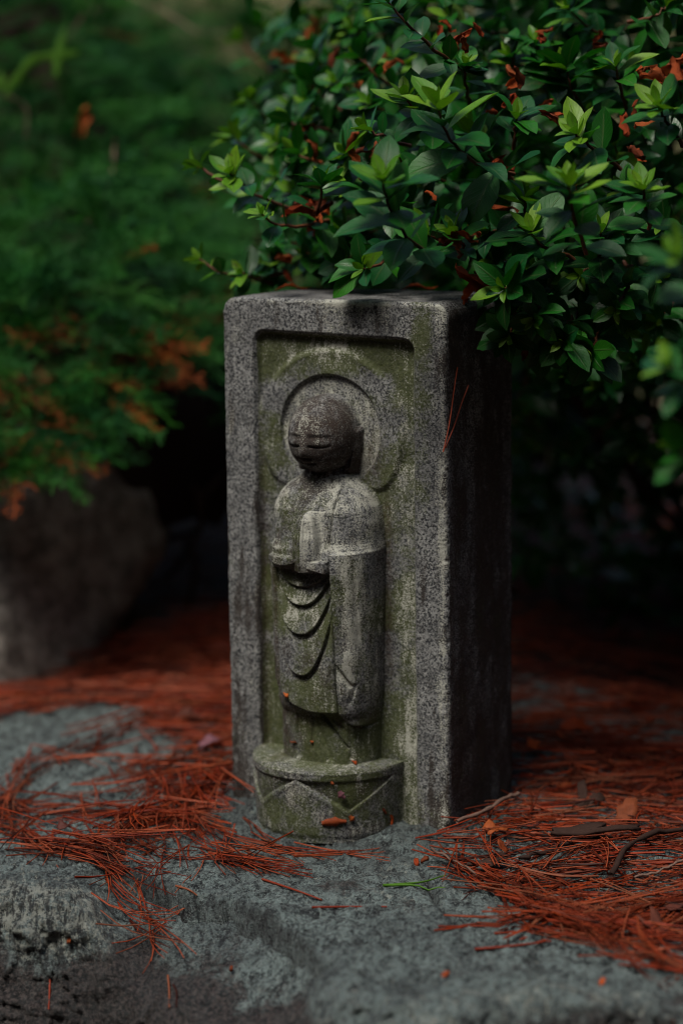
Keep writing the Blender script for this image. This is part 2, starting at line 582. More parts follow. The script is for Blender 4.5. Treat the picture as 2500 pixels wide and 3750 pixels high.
def rock_top(x, y):
    """height of the ledge's upper surface"""
    x = np.asarray(x, float); y = np.asarray(y, float)
    P = np.stack([x, y, np.zeros_like(x)], -1).reshape(-1, 3)
    z = fbm(P, 7, 3, 21) * 0.007 + fbm(P, 40, 3, 25) * 0.0016
    z = z.reshape(x.shape)
    # flattened where the monument stands
    d = np.hypot((x + 0.005) / 0.16, (y + 0.02) / 0.15)
    z = z * (0.12 + 0.88 * sm(d, 0.7, 1.3)) - 0.001 * (1 - sm(d, 0.7, 1.3))
    # a layer split off along a step
    ys = np.interp(x, STEP[:, 0], STEP[:, 1])
    front = ys - y
    inx = sm(x, STEP[0, 0] - 0.03, STEP[0, 0] + 0.03) * (1 - sm(x, STEP[-1, 0] - 0.02, STEP[-1, 0] + 0.02))
    nn = (fbm(P, 90, 3, 31) * 0.004).reshape(x.shape)
    z = z - inx * (0.013 * sm(front + nn, 0.0, 0.004) + 0.012 * np.exp(-((front + nn - 0.003) / 0.0035) ** 2) + 0.45 * np.clip(front, 0, 0.2))
    # fissures
    for c in CRACKS:
        dmin = np.full(x.shape, 1.0)
        for (ax, ay), (bx, by) in zip(c[:-1], c[1:]):
            vx, vy = bx - ax, by - ay
            t = np.clip(((x - ax) * vx + (y - ay) * vy) / (vx * vx + vy * vy), 0, 1)
            dmin = np.minimum(dmin, np.hypot(x - ax - t * vx, y - ay - t * vy + nn * 1.5))
        z = z - 0.010 * np.exp(-(dmin / 0.0022) ** 2)
    hh_ = (x - MARK_BL[0]) * MARK_N[0] + (y - MARK_BL[1]) * MARK_N[1]      # distance in front of the marker's face
    z = z - 0.0095 * sm(hh_, 0.004, 0.050)
    # right: sinks gently outwards
    z = z - 0.05 * np.clip(x - 0.2, 0, 1) - 0.06 * np.clip(-0.2 - x, 0, 1)
    # back edge goes down into the soil
    z = z - 0.12 * sm(y - 0.10 * np.sin(x * 9 + 1) - 0.2 * np.clip(-x, 0, 0.4), 0.40, 0.62)
    return z


def facets(P, scale, seed, slope):
    """flat chips: every cell of a Worley pattern is a tilted plane"""
    Q = np.asarray(P) * scale
    I = np.floor(Q).astype(np.int64)
    best = np.full(len(Q), 1e9); out = np.zeros(len(Q))
    for dx in (-1, 0, 1):
        for dy in (-1, 0, 1):
            for dz in (-1, 0, 1):
                c = I + [dx, dy, dz]
                o = np.stack([_h(c[:, 0], c[:, 1], c[:, 2], seed + k) for k in range(3)], 1) * 0.45 + 0.5
                v = Q - c - o
                d = (v * v).sum(1)
                gvec = np.stack([_h(c[:, 0], c[:, 1], c[:, 2], seed + 5 + k) for k in range(3)], 1)
                val = (v * gvec).sum(1) * slope + _h(c[:, 0], c[:, 1], c[:, 2], seed + 9) * 0.22
                m = d < best
                best = np.where(m, d, best); out = np.where(m, val, out)
    return out / scale


def ledge():
    xs = np.concatenate([np.linspace(-1.3, -0.34, 40, endpoint=False), np.linspace(-0.34, 0.34, 450, endpoint=False), np.linspace(0.34, 1.3, 40)])
    s = np.concatenate([np.linspace(0.95, 0.50, 25, endpoint=False), np.linspace(0.50, 0.16, 90, endpoint=False), np.linspace(0.16, -0.12, 220, endpoint=False), np.linspace(-0.12, -0.42, 40)])
    X, S = np.meshgrid(xs, s)
    ye = edge_y(X)
    n3 = np.stack([X.ravel(), S.ravel(), np.zeros(X.size)], 1)
    ye = ye + (fbm(n3 * [1, 0, 0], 14, 4, 41) * 0.012).reshape(X.shape)
    Rr = 0.020 - 0.006 * sm(X, -0.15, 0.0)
    A = R_(66) + 0 * X
    q = np.clip(-S, 0, None)
    a = np.minimum(q / Rr, A)
    rest = np.clip(q - a * Rr, 0, None)
    dy = np.where(S > 0, S, -(Rr * np.sin(a) + rest * np.cos(A)))
    dz = np.where(S > 0, 0, -(Rr * (1 - np.cos(a)) + rest * np.sin(A)))
    Y = ye + dy
    Z = rock_top(X, np.maximum(Y, ye - 0.02)) + dz
    P = np.stack([X, Y, Z], -1).reshape(-1, 3)
    face = sm(-S.ravel(), -0.02, 0.05)
    ny, nz = -np.sin(np.where(S > 0, 0, a)).ravel(), np.cos(np.where(S > 0, 0, a)).ravel()
    warp = np.stack([fbm(P, 22, 3, 52), fbm(P, 22, 3, 53), fbm(P, 22, 3, 54)], 1) * 0.012
    big = facets(P + warp, 15, 301, 0.75)
    small = facets(P * [1, 1, 1.3] + warp * 0.6, 48, 331, 0.7)
    tiny = facets(P + warp * 0.3, 120, 361, 0.6)
    disp = face * (big * 0.20 + fbm(P, 16, 4, 58) * 0.010 + small * 0.34) + (0.3 + 0.7 * face) * tiny * 0.45 + (1 - face) * (small * 0.13 + big * 0.04) + fbm(P, 160, 2, 63) * 0.0009
    fol = P @ np.array([[0.91, 0.41, 0], [-0.41, 0.91, 0], [0, 0, 1.0]])
    rid = np.abs(fbm(fol * [1, 0.22, 0.3], 55, 3, 65))
    disp = disp - 0.0026 * np.exp(-(rid / 0.07) ** 2) * (0.35 + 0.65 * (fbm(P, 10, 2, 66) > -0.1)) + fbm(P, 75, 3, 67) * 0.0018
    P[:, 1] += ny * disp; P[:, 2] += nz * disp
    # weathering: tannin-brown lower face, pale lichen along the shoulder, wetter patches
    depth = -(P[:, 2])
    xx = P[:, 0]
    start = np.interp(xx, [-0.3, -0.15, 0.0, 0.2], [0.034, 0.042, 0.020, 0.016])
    brown = sm(depth + fbm(P, 18, 3, 71) * 0.02, start - 0.015, start + 0.035)
    shoulder = np.exp(-((S.ravel() + 0.012) / 0.03) ** 2)
    left = 1 - sm(xx, -0.19, -0.12)
    pale = np.clip(shoulder * (0.35 + 0.35 * left) + 0.20 * left * sm(-S.ravel(), -0.03, 0.01) * (1 - brown) + fbm(P, 11, 3, 75) * 0.25 + 0.14, 0, 0.80) * (1 - 0.45 * brown)
    wet_shade = np.clip(fbm(P, 9, 3, 81) * 0.9 - 0.35, 0, 1) * 0.8
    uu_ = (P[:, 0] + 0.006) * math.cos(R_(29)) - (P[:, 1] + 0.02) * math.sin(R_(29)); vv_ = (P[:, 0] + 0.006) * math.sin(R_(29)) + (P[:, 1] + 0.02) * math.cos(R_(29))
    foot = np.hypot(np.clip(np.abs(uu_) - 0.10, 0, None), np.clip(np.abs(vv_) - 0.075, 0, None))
    wet_shade = np.clip(wet_shade + 0.55 * np.exp(-(foot / 0.012) ** 2) * (0.8 + 0.8 * fbm(P, 60, 2, 83)), 0, 1)  # darker ring around the marker's foot
    # gap shade painted dark along the fissures and the step
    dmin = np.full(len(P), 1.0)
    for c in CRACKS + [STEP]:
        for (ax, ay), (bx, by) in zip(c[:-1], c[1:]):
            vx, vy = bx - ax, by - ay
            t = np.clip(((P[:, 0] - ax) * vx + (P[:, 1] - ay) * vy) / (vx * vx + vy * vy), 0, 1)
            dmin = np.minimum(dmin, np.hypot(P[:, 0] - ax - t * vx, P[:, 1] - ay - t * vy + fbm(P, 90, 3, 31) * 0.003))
    wet_shade = np.maximum(wet_shade, np.exp(-(dmin / 0.0034) ** 2) * np.clip(1.0 + 0.5 * fbm(P, 40, 2, 87), 0, 1))
    stripes = left * sm(-S.ravel(), -0.05, -0.01) * (1 - 0.5 * brown)
    W = np.stack([brown, pale, wet_shade, stripes], 1)
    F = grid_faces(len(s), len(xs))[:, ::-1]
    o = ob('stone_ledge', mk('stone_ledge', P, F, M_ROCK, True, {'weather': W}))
    tag(o, 'broad blue-green rock slab with a split layer, the monument stands on it', 'rock')
    return o


LEDGE = ledge()
bpy.context.view_layer.update()


def on_ledge(px, py, out=0.0012):
    """point of the ledge seen at that survey pixel"""
    d = Vector(ray(px, py)).normalized()
    ok, loc, nrm, _ = LEDGE.ray_cast(Vector(CAM), d)
    return np.array(loc + nrm * out) if ok else onz(px, py)

# ------------------------------------------------------------------ the carved granite marker
PSI = R_(29)
BW, BH, BD = 196.0, 405.0, 115.0            # millimetres
eu = np.array([math.cos(PSI), -math.sin(PSI), 0.0])
en = np.array([-math.sin(PSI), -math.cos(PSI), 0.0])
LEAN = R_(-0.7)
RL = np.array([[math.cos(LEAN), 0, math.sin(LEAN)], [0, 1, 0], [-math.sin(LEAN), 0, math.cos(LEAN)]])
BR = onz(1642, 3035)
EU, EN, EV = RL @ eu, RL @ en, RL @ np.array([0, 0, 1.0])
BL = BR - EU * BW / 1000


def bp(u, v, h):
    """marker coordinates (mm): across, up, out of the front face"""
    return BL + (EU * u + EV * v + EN * h) / 1000


FLOOR = -7.0


def relief(U, V):
    """height of the carved front and the region each point belongs to"""
    UC = 93.0
    x = U - UC
    out = np.zeros_like(U)
    # ---- niche
    r = 10.0
    cx, cy = np.clip(U, 28 + r, 168.5 - r), np.minimum(V, 380 - 0.022 * (U - 28) - r)
    d = np.hypot(U - cx, V - cy) - r                     # <0 inside
    inside = sm(-d, -1.4, 4.2)
    floor = FLOOR + 0 * U
    # ---- halo
    rr = np.hypot(x * 1.0, V - 303)
    ring = sm(66.5 - rr, 0, 9.0) * sm(rr - 43.2, 0, 1.6)
    ring *= sm(V, 256, 262)
    halo = FLOOR + 2.5 * ring + 1.3 * np.exp(-((rr - 62.0) / 2.6) ** 2) * sm(V, 258, 266) - 0.9 * sm(44 - rr, 0, 2)
    base = floor + (halo - floor)
    halo_m = (rr < 66.5) & (V > 258)
    # ---- body
    w = np.interp(V, [40, 52, 84, 92, 110, 160, 205, 216, 224, 236, 248, 256, 262, 267, 272, 280, 290], [41, 41, 41.5, 43, 44.5, 45.5, 46.6, 47.0, 46.0, 45.5, 43.5, 39.5, 34.5, 27, 20, 15.5, 13])
    D = np.interp(V, [40, 84, 90, 150, 205, 215.5, 221.5, 245, 256, 264, 272, 290], [39, 39.5, 43, 44, 45, 44, 40.8, 38, 33, 26, 20, 15])
    xa = np.clip(np.abs(x) / w, 0, 1)
    prof = (1 - xa ** 3.0) ** 0.46
    w = w + 1.5 * (x < 0) * sm(V, 60, 95) * sm(270 - V, 0, 20)
    body = np.where((np.abs(x) < w) & (V < 284), FLOOR + D * prof, -99)
    # head and ears
    hx, hv = x / 26.6, (V - 302.0) / 30.3
    hw = 1 + 0.06 * np.clip(-hv, 0, 1) * (1 - np.clip(-hv, 0, 1))
    q = 1 - (hx / hw) ** 2 - hv ** 2
    head_m = q > 0
    head = np.where(head_m, 3 + 33.0 * np.sqrt(np.clip(q, 0, 1)), -99)
    # face
    def gz(a, s): return np.exp(-(a / s) ** 2)
    V0, V = V, 303.5 + (V - 301.0)
    face = np.zeros_like(U)
    for sd in (-1, 1):
        ex = x - sd * 10.8
        face += 1.1 * gz(ex, 7.5) * gz(V - 300.8 - 0.012 * ex ** 2 * 0, 2.6)          # closed lid
        face -= 1.7 * sm(7.8 - np.abs(ex), 0, 1.5) * gz(V - (297.9 + 0.016 * ex ** 2), 0.85)   # slit
        face -= 0.45 * sm(10 - np.abs(ex), 0, 4) * gz(V - (305.6 - 0.012 * (ex) ** 2), 1.5)   # under the brow
        face += 0.7 * sm(11 - np.abs(ex), 0, 4) * gz(V - (309.0 - 0.012 * (ex) ** 2), 2.0)
        face += 1.3 * gz(x - sd * 13, 8.5) * gz(V - 288, 7)                            # cheek
    nw = np.interp(V, [289, 291, 296, 306], [5.2, 5.0, 4.0, 2.6])
    nh = np.interp(V, [289.0, 290.6, 294, 300, 309], [0, 5.0, 5.4, 2.8, 0])
    face += nh * np.exp(-(x / nw) ** 2)
    face -= 0.9 * gz(x, 5.0) * gz(V - 289.4, 0.9)
    face += 1.6 * gz(x, 6.5) * gz(V - 286.6, 1.5) + 1.5 * gz(x, 5.0) * gz(V - 282.0, 1.8)
    face -= 1.7 * sm(7.6 - np.abs(x), 0, 1.6) * gz(V - (284.6 + 0.010 * x ** 2), 0.75)
    face += 0.9 * gz(x, 6) * gz(V - 278.5, 2.6)
    V = V0
    head = head + np.where(head_m, face * sm(q, 0.02, 0.3), 0)
    ear = np.full_like(U, -99.0)
    for sd in (-1, 1):
        ec = (x - sd * np.interp(V, [270, 280, 292, 305], [19.0, 21.0, 23.5, 24.0])) * sd      # outward of the ear's middle
        em = sm(4.6 - ec, 0, 2.4) * sm(ec + 9, 0, 2) * sm(V, 270.5, 274.0) * sm(309 - V, 0, 6)
        e = FLOOR + em * (12.0 - 2.6 * gz(ec - 0.4, 1.3) * sm(V, 277, 281) * sm(304 - V, 0, 4) - 3.5 * sm(-ec, 2.5, 6))
        ear = np.maximum(ear, np.where(em > 0.02, e, -99))
    # ---- chest clothing
    neck = sm(V, 262, 272)
    seam = np.exp(-((x - (19.0 + 0.06 * (V - 215)) ) / 0.8) ** 2) * sm(V, 214, 220) * (1 - sm(V, 258, 268))
    body = body - 2.6 * seam + 1.6 * sm(x - (19.0 + 0.06 * (V - 215)), 0, 1.2) * sm(V, 214, 218) * (1 - sm(V, 262, 272))
    collarL = np.exp(-((x + 17 - 0.20 * (250 - V)) / 1.0) ** 2) * sm(V, 240, 246) * (1 - sm(V, 262, 270))
    body = body - 1.1 * collarL
    armL = np.exp(-((x + 28 - 0.05 * (240 - V)) / 2.2) ** 2) * sm(V, 214, 222) * (1 - sm(V, 246, 256))
    body = body - 2.4 * armL
    # ---- forearm shelf (both sleeves), hands
    shelf = sm(218.5 - V, -0.8, 1.4) * sm(V - 196, -8, 2)
    side = sm(np.abs(x), 16, 24)
    body = body + np.where(np.abs(x) < w, 0.6 * shelf * side, 0)
    hands = np.full_like(U, -99.0)
    # two palms pressed together: the joint is a ridge facing out, each hand slopes back from it
    hl = np.interp(V, [200, 205, 214, 226, 237, 243, 246.5], [15.5, 14.5, 12.5, 11.0, 8.6, 6.0, 1.5])
    hx_ = x - 1.5
    hm = (np.abs(hx_) < hl) & (V > 200) & (V < 246.5)
    ridge = np.interp(V, [200, 206, 226, 240, 244, 246.5], [47.5, 49.0, 48.5, 45.5, 42.5, 34.0])
    slope = np.where(hx_ < 0, 0.75, 0.60) * np.abs(hx_) + 7.0 * sm(np.abs(hx_) / hl, 0.80, 1.0) ** 2
    fing = 0
    for k in (0.30, 0.52, 0.74):
        fing = fing - 1.1 * np.exp(-((np.abs(hx_) - hl * k) / 0.55) ** 2) * sm(V, 217, 224)
    thumb = 1.6 * np.exp(-((np.abs(hx_) - 5.5 - 0.12 * (230 - V)) / 2.0) ** 2) * sm(V, 208, 212) * sm(231 - V, 0, 4)
    hands = np.where(hm, ridge - slope + fing + thumb - 1.8 * np.exp(-(hx_ / 0.6) ** 2), hands)
    # cuffs: rounded rolls under the hands, left and right
    cu = np.full_like(U, -99.0)
    lowL = 201.5 + 0.016 * (x + 19) ** 2
    mL = (x < -3) & (x > -33) & (V > lowL - 4) & (V < 211)
    cu = np.where(mL, FLOOR + 52 * (1 - np.clip(np.abs(x) / 47.5, 0, 1) ** 3.0) ** 0.46 * sm(V, lowL - 3, lowL + 3), cu)
    lowR = 203.0 - 0.23 * (x + 3)
    mR = (x >= -3) & (x < 21) & (V > lowR - 4) & (V < 209)
    cu = np.where(mR, FLOOR + 53 * (1 - np.clip(np.abs(x) / 47.5, 0, 1) ** 3.0) ** 0.46 * sm(V, lowR - 3, lowR + 3), cu)
    # ---- robe front: hanging U folds between the sleeves
    panel = sm(x, -31, -28) * sm(23.5 + 0.02 * (200 - V) - x, 0, 1.5) * (1 - sm(V, 198, 206))
    # soft dish under the hands
    body = body - np.where(np.abs(x) < w, 4.0 * panel * sm(V, 150, 204), 0)
    for vb, dep, half, amp in ((187.0, 15, 25, 2.8), (172.5, 26, 26, 3.6), (150, 36, 27, 4.0), (117.5, 52, 27.5, 4.2)):
        xc = x + 5.5
        curve = vb + dep * np.abs(xc / half) ** 2.3
        dd = curve - V                                      # >0 below the fold
        lip = np.where(dd > 0, -amp * np.exp(-dd / 6.5), 0.45 * amp * np.exp(dd / 3.5) - 0.0)
        lip = lip * sm(dd, -9, -3) if False else lip
        blend = sm(dd, -0.9, 0.9)
        lip = (1 - blend) * 0.40 * amp * np.exp(np.minimum(dd, 0) / 4.0) + blend * (-amp * np.exp(-np.maximum(dd, 0) / 6.5))
        fade = panel * sm(30.5 - np.abs(xc), 0, 5) * sm(21.5 + 0.02 * (200 - V) - x, 0, 5)
        body = body + np.where(np.abs(x) < w, lip * fade, 0)
    # left sleeve: narrow hanging strips
    for c, a in ((-30.0, 2.2), (-35.5, 1.3), (-41, 1.0)):
        body = body - np.where(np.abs(x) < w, a * np.exp(-((x - c - 0.02 * (150 - V)) / 1.5) ** 2) * (1 - sm(V, 198, 206)) * sm(V, 86, 92), 0)
    # right sleeve: long rounded flap standing proud of the robe
    sx0 = 22.5 + 0.035 * (200 - V)
    sc_, sh_ = (sx0 + 46.5) / 2, (46.5 - sx0) / 2
    bottom = 77.5 + 19 * (1 - np.sqrt(np.clip(1 - ((x - sc_) / (sh_ + 0.01)) ** 2, 0, 1)))
    smask = sm(x - sx0, -0.7, 1.2) * sm(V - bottom, -0.5, 1.6) * (1 - sm(V, 214.5, 217))
    body = body + np.where(np.abs(x) < w + 1.5, 5.0 * smask, 0)
    flap_edge = np.exp(-((x - sx0 + 1.3) / 1.0) ** 2) * sm(V, 78, 90) * (1 - sm(V, 206, 212)) + np.exp(-((V - bottom + 1.6) / 1.1) ** 2) * (x > sx0) * (x < 46.5) * (V < 96)
    body = body - np.where(np.abs(x) < w, 4.2 * np.clip(flap_edge, 0, 1), 0)
    # sleeve folds
    for (xa_, va, xb_, vb_), a in (((25.5, 128, 34.5, 112), 3.6), ((36.5, 112, 34.0, 99), 2.6), ((38, 205, 39.5, 120), 1.0), ((31, 205, 33, 140), 0.7), ((41.5, 160, 41, 96), 0.9)):
        px_, pv = xb_ - xa_, vb_ - va
        L2 = px_ * px_ + pv * pv
        tt = np.clip(((x - xa_) * px_ + (V - va) * pv) / L2, 0, 1)
        dd = np.hypot(x - xa_ - tt * px_, V - va - tt * pv)
        body = body - a * np.exp(-(dd / 1.2) ** 2) * smask
    # hem of the robe over the underskirt
    hem = 89.0 + 0.010 * (x - 8) ** 2 * (x < 8) + 0.004 * (x - 8) ** 2 * (x >= 8)
    under = sm(hem - V, -0.4, 1.2) * (1 - smask)
    body = body - np.where(np.abs(x) < w, 5.5 * under * np.clip(prof * 1.2, 0, 1), 0)
    for (xa_, va, xb_, vb_), a in (((-14, 84, -17, 54), 1.3), ((0, 86, -2, 58), 1.4), ((8, 86, 26, 60), 3.4), ((4, 80, 14, 52), 1.0), ((28, 78, 29, 52), 1.2), ((34, 76, 35, 52), 1.0), ((-26, 84, -29, 55), 1.0), ((18, 82, 33, 66), 0.8)):
        px_, pv = xb_ - xa_, vb_ - va
        L2 = px_ * px_ + pv * pv
        tt = np.clip(((x - xa_) * px_ + (V - va) * pv) / L2, 0, 1)
        dd = np.hypot(x - xa_ - tt * px_, V - va - tt * pv)
        body = body - np.where(np.abs(x) < w, a * np.exp(-(dd / 1.3) ** 2) * sm(prof, 0.2, 0.6), 0)
    # ---- feet
    feet = np.full_like(U, -99.0)
    for fx in (-12.5, 13.0):
        qq = 1 - ((x - fx) / 9.0) ** 2 - ((V - 47) / 7.5) ** 2
        feet = np.maximum(feet, np.where(qq > 0, 14 + 14 * np.sqrt(np.clip(qq, 0, 1)) - 0.8 * np.abs(np.sin((x - fx) * 0.9)) * (V > 47), -99))
    # ---- pedestal (lotus drum)
    pr = 63.5 - 0.045 * (47 - V)
    px_ = (U - 90.5) / pr
    top = 46.5 - 0.0
    pm = (np.abs(px_) < 1) & (V < top + 0.6)
    ph = np.where(pm, FLOOR + pr * np.sqrt(np.clip(1 - px_ ** 2, 0, 1)), -99)
    phi = np.degrees(np.arcsin(np.clip(px_, -1, 1)))
    k = np.abs(((phi - 2 + 37.5) % 75) - 37.5) / 37.5       # 0 at the petal tip, 1 in the valley
    tipline = 39.5 - 24.5 * k ** 1.05
    above = sm(V - tipline, -0.3, 1.1)
    rim = sm(V, 37.5, 40.5)
    ph = ph + np.where(pm, -3.6 * above * (1 - rim) * (0.35 + 0.65 * np.exp(-np.clip(V - tipline, 0, 50) / 9)) - 0.6 * (1 - rim) * (1 - above) * 0, 0)
    ph = ph + np.where(pm, 0.45 * np.exp(-((V - tipline + 2.2) / 2.2) ** 2) * (1 - rim), 0)
    ph = ph - np.where(pm, 1.3 * sm(V, 45.0, 46.6) ** 2 + 1.2 * sm(-3 - V, 0, 5), 0)
    # ---- combine
    fig = smax(body, head, 0.8)
    fig = np.where(head_m & (V > 271.5), np.maximum(head, body), np.maximum(body, np.where(V > 270, head, -99)))
    fig = np.maximum(fig, ear)
    fig = np.maximum(fig, hands)
    fig = np.maximum(fig, cu)
    fig = np.maximum(fig, np.where(V > 46, feet, -99))
    fig = np.where(V < 44.5, -99, fig)
    h = smax(base, fig, 0.7)
    h = np.maximum(h, ph)
    region = np.where(inside > 0.5, 1, 0)
    region = np.where((region == 1) & halo_m, 2, region)
    region = np.where((region == 1) | (region == 2), np.where(fig > base + 0.4, 3, region), region)
    region = np.where(ph > np.maximum(base, fig) + 0.2, 4, region)
    h = np.where(ph > FLOOR + 0.3, np.maximum(h, ph), h * inside + 0.0 * (1 - inside))
    h = np.where((ph <= FLOOR + 0.3), h, h)
    return h, region, dict(x=x, rr=rr, head=head_m & (fig <= head + 0.5), ear=ear > -50, fig=fig, above=above, inside=inside, w=w, smask=smask)


def marker():
    us = np.unique(np.concatenate([np.linspace(0, 4, 9), np.linspace(4, BW - 4, 330), np.linspace(43, 52, 34), np.linspace(114, 122, 24), np.linspace(131, 142, 42), np.linspace(BW - 4, BW, 9)]))
    vs = np.unique(np.concatenate([np.linspace(-10.0, 3, 14), np.linspace(3, 44, 74), np.linspace(44, 49, 26), np.linspace(49, 396, 600), np.linspace(396, BH, 30)]))
    U, V = np.meshgrid(us, vs)
    h, reg, info = relief(U, V)
    # bottom: the drum reaches the ledge, the rest of the block ends at 0
    nv = V.copy()
    # rounded top corners
    rc = 13.0
    ul = np.where(V > BH - rc, rc - np.sqrt(np.clip(rc ** 2 - (V - (BH - rc)) ** 2, 0, None)), 0)
    U2 = ul + U / BW * (BW - 2 * ul)
    r = 3.4
    dist = np.minimum(np.minimum(U2 - ul, BW - ul - U2), BH - V)
    dd = np.clip(r - dist, 0, r)
    h = h - (r - np.sqrt(np.clip(r * r - dd * dd, 0, None)))
    P3 = np.stack([U2.ravel(), nv.ravel(), h.ravel()], 1)
    # hand-dressed surface: low undulation and pecked grain
    P3[:, 2] += fbm(P3 * [1, 1, 0.4], 0.055, 3, 91) * 0.55 + fbm(P3, 0.6, 2, 95) * 0.16
    edge = (U.ravel() <= 0.001) | (U.ravel() >= BW - 0.001) | (V.ravel() >= BH - 0.001)
    # chipped arrises
    P3[:, 2] -= np.clip(fbm(P3 * [1, 1, 0], 0.22, 3, 97) - 0.25, 0, 1) * 2.6 * np.exp(-dist.ravel() / 2.2) * (V.ravel() > 0)
    x, rr = info['x'].ravel(), info['rr'].ravel()
    u, v = U2.ravel(), V.ravel()
    regf = reg.ravel()
    lo = fbm(P3, 0.03, 4, 101)           # weather patterns
    mid = fbm(P3, 0.09, 3, 105)
    streakv = fbm(P3 * [1, 0.16, 1], 0.16, 3, 109)
    algae = np.zeros_like(u); grime_shade = np.zeros_like(u); lich_light = np.zeros_like(u); rust = np.zeros_like(u)
    fr = regf == 0
    algae[fr] = np.clip(0.06 + 0.45 * np.exp(-((u - 176 - 0.01 * (v - 200)) / 8) ** 2) * sm(v, 150, 330) + 0.25 * np.exp(-((u - 168) / 6) ** 2) + 0.28 * lo + 0.35 * np.exp(-np.hypot((u - 178) / 16, (v - 385) / 26) ** 2) + 0.25 * sm(60 - v, 0, 60) * sm(u, 150, 170), 0, 1)[fr]
    grime_shade[fr] = np.clip(0.14 + 0.55 * streakv + 0.22 * sm(230 - v, 0, 200) + 0.28 * sm(60 - v, 0, 60) + 0.3 * np.exp(-((u - 2) / 18) ** 2) * sm(300 - v, 0, 250) + 0.40 * np.exp(-((u - 30) / 4) ** 2) * sm(330 - v, 0, 60), 0, 1)[fr]  # dark strip at the niche's left edge is painted shade
    lich_light[fr] = np.clip(0.12 + 0.45 * np.exp(-((v - 402.5) / 2.6) ** 2) + 0.30 * lo + 0.5 * np.exp(-((u - 192) / 5) ** 2) + 0.12 * (v > 380), 0, 1)[fr]  # pale band on the top front edge is a painted highlight
    ni = (regf == 1) | (regf == 2)
    a_ = 0.74 + 0.5 * sm(v, 320, 372) * (rr > 60) + 0.45 * lo + 0.16 * mid - 0.03 * ((rr > 44) & (rr < 62)) - 0.24 * (rr < 44)
    algae[ni] = np.clip(a_ + 0.15 * sm(140 - v, 0, 80), 0, 1)[ni]
    grime_shade[ni] = np.clip(0.20 + 0.35 * mid + 0.5 * np.exp(-((v - 379) / 7) ** 2) + 0.35 * sm(70 - u, 0, 40) * sm(260 - v, 0, 80), 0, 1)[ni]  # shade painted under the niche top and along its left side
    lich_light[ni] = np.clip(0.24 + 0.5 * (rr < 43) * (1 - sm(v, 338, 347)) + 0.34 * sm(u, 140, 158) * sm(345 - v, 0, 60) + 0.35 * lo + 0.28 * np.exp(-((rr - 66) / 4) ** 2) * (v > 300), 0, 1)[ni]  # pale ring at the halo's outer rim is a painted highlight
    rust[ni] = np.clip(0.8 * np.exp(-((u - 141) / 4.5) ** 2) * sm(v, 90, 130) * sm(262 - v, 0, 20) + 0.7 * np.exp(-(np.hypot((u - 128) / 12, (v - 285) / 22)) ** 2) + 0.6 * np.exp(-((u - 30) / 4) ** 2) * sm(340 - v, 0, 100), 0, 1)[ni]  # shade painted on the niche's left wall; browner beside body and head
    fg = regf == 3
    hd = (info['head'] | (info['ear'] & (V > 272))).ravel() & fg
    bd = fg & ~hd
    right = sm(x, -8, 24)
    chest = bd & (v > 214)
    grime_shade[bd] = np.clip(0.44 + 0.28 * mid + 0.30 * streakv - 0.18 * right, 0, 1)[bd]
    lich_light[bd] = np.clip(0.30 + 0.30 * streakv + 0.50 * np.exp(-((x - 35) / 9) ** 2) * sm(v, 84, 110) + 0.2 * lo, 0, 1)[bd]
    algae[bd] = np.clip(0.62 + 0.45 * lo - 0.25 * (v > 200) + 0.12 * sm(140 - v, 0, 60), 0, 1)[bd]
    grime_shade[chest] = np.clip(0.58 - 0.30 * right + 0.3 * mid + 0.45 * np.exp(-((x + 2) / 16) ** 2) * sm(v, 240, 268), 0, 1)[chest]  # darker below the chin, paler to the right
    lich_light[chest] = np.clip(0.28 + 0.20 * right + 0.32 * np.exp(-((x + 34) / 6) ** 2) * sm(v, 225, 250) + 0.25 * mid, 0, 1)[chest]
    algae[chest] = np.clip(0.34 + 0.35 * lo, 0, 1)[chest]
    hnd = bd & (np.abs(x - 1.5) < 13) & (v > 201) & (v < 246) & (h.ravel() > 30)
    lich_light[hnd] = np.where(x[hnd] > 1.5, 0.72, 0.22); grime_shade[hnd] = np.where(x[hnd] > 1.5, 0.15, 0.55); algae[hnd] = np.where(x[hnd] > 1.5, 0.15, 0.6)
    rust[bd] = np.clip(0.75 * np.exp(-((v - 200) / 6) ** 2) * (np.abs(x) < 24) + 0.7 * np.exp(-((x + 33) / 5) ** 2) * (v < 200) + 0.55 * np.exp(-((v - 84) / 7) ** 2) + 0.2 * sm(mid, 0.1, 0.6), 0, 1)[bd]
    lich_light[bd & (v < 84)] = np.clip(0.24 + 0.3 * streakv, 0, 1)[bd & (v < 84)]
    # robe folds: lichen grows on the upturned lips
    hu = np.gradient(h, vs, axis=0).ravel()
    lips = np.clip(-hu * 0.8 - 0.08, 0, 0.22)
    lich_light[bd] = np.clip(lich_light + lips * 0.9, 0, 1)[bd]
    grime_shade[hd] = np.clip(0.74 + 0.34 * mid - 0.22 * np.exp(-np.hypot((x + 6) / 13, (v - 315) / 8) ** 2) - 0.1 * np.exp(-np.hypot((x - 10) / 9, (v - 291) / 8) ** 2), 0, 1)[hd]
    lich_light[hd] = np.clip(0.24 + 0.36 * np.exp(-np.hypot((x + 4) / 15, (v - 315) / 9) ** 2) + 0.2 * np.exp(-np.hypot((x + 0) / 4, (v - 295) / 3) ** 2) + 0.14 * mid, 0, 1)[hd]  # speckled forehead; the paler nose tip is a painted highlight
    algae[hd] = 0.03
    rust[hd] = np.clip(0.35 + 0.3 * right, 0, 1)[hd]
    pd = regf == 4
    ledge_m = pd & (v > 44.5)
    algae[pd] = np.clip(0.55 + 0.35 * lo - 0.2 * mid, 0, 1)[pd]
    grime_shade[pd] = np.clip(0.34 + 0.3 * mid + 0.25 * info['above'].ravel() * (v < 40), 0, 1)[pd]  # darker in the recesses between the petals
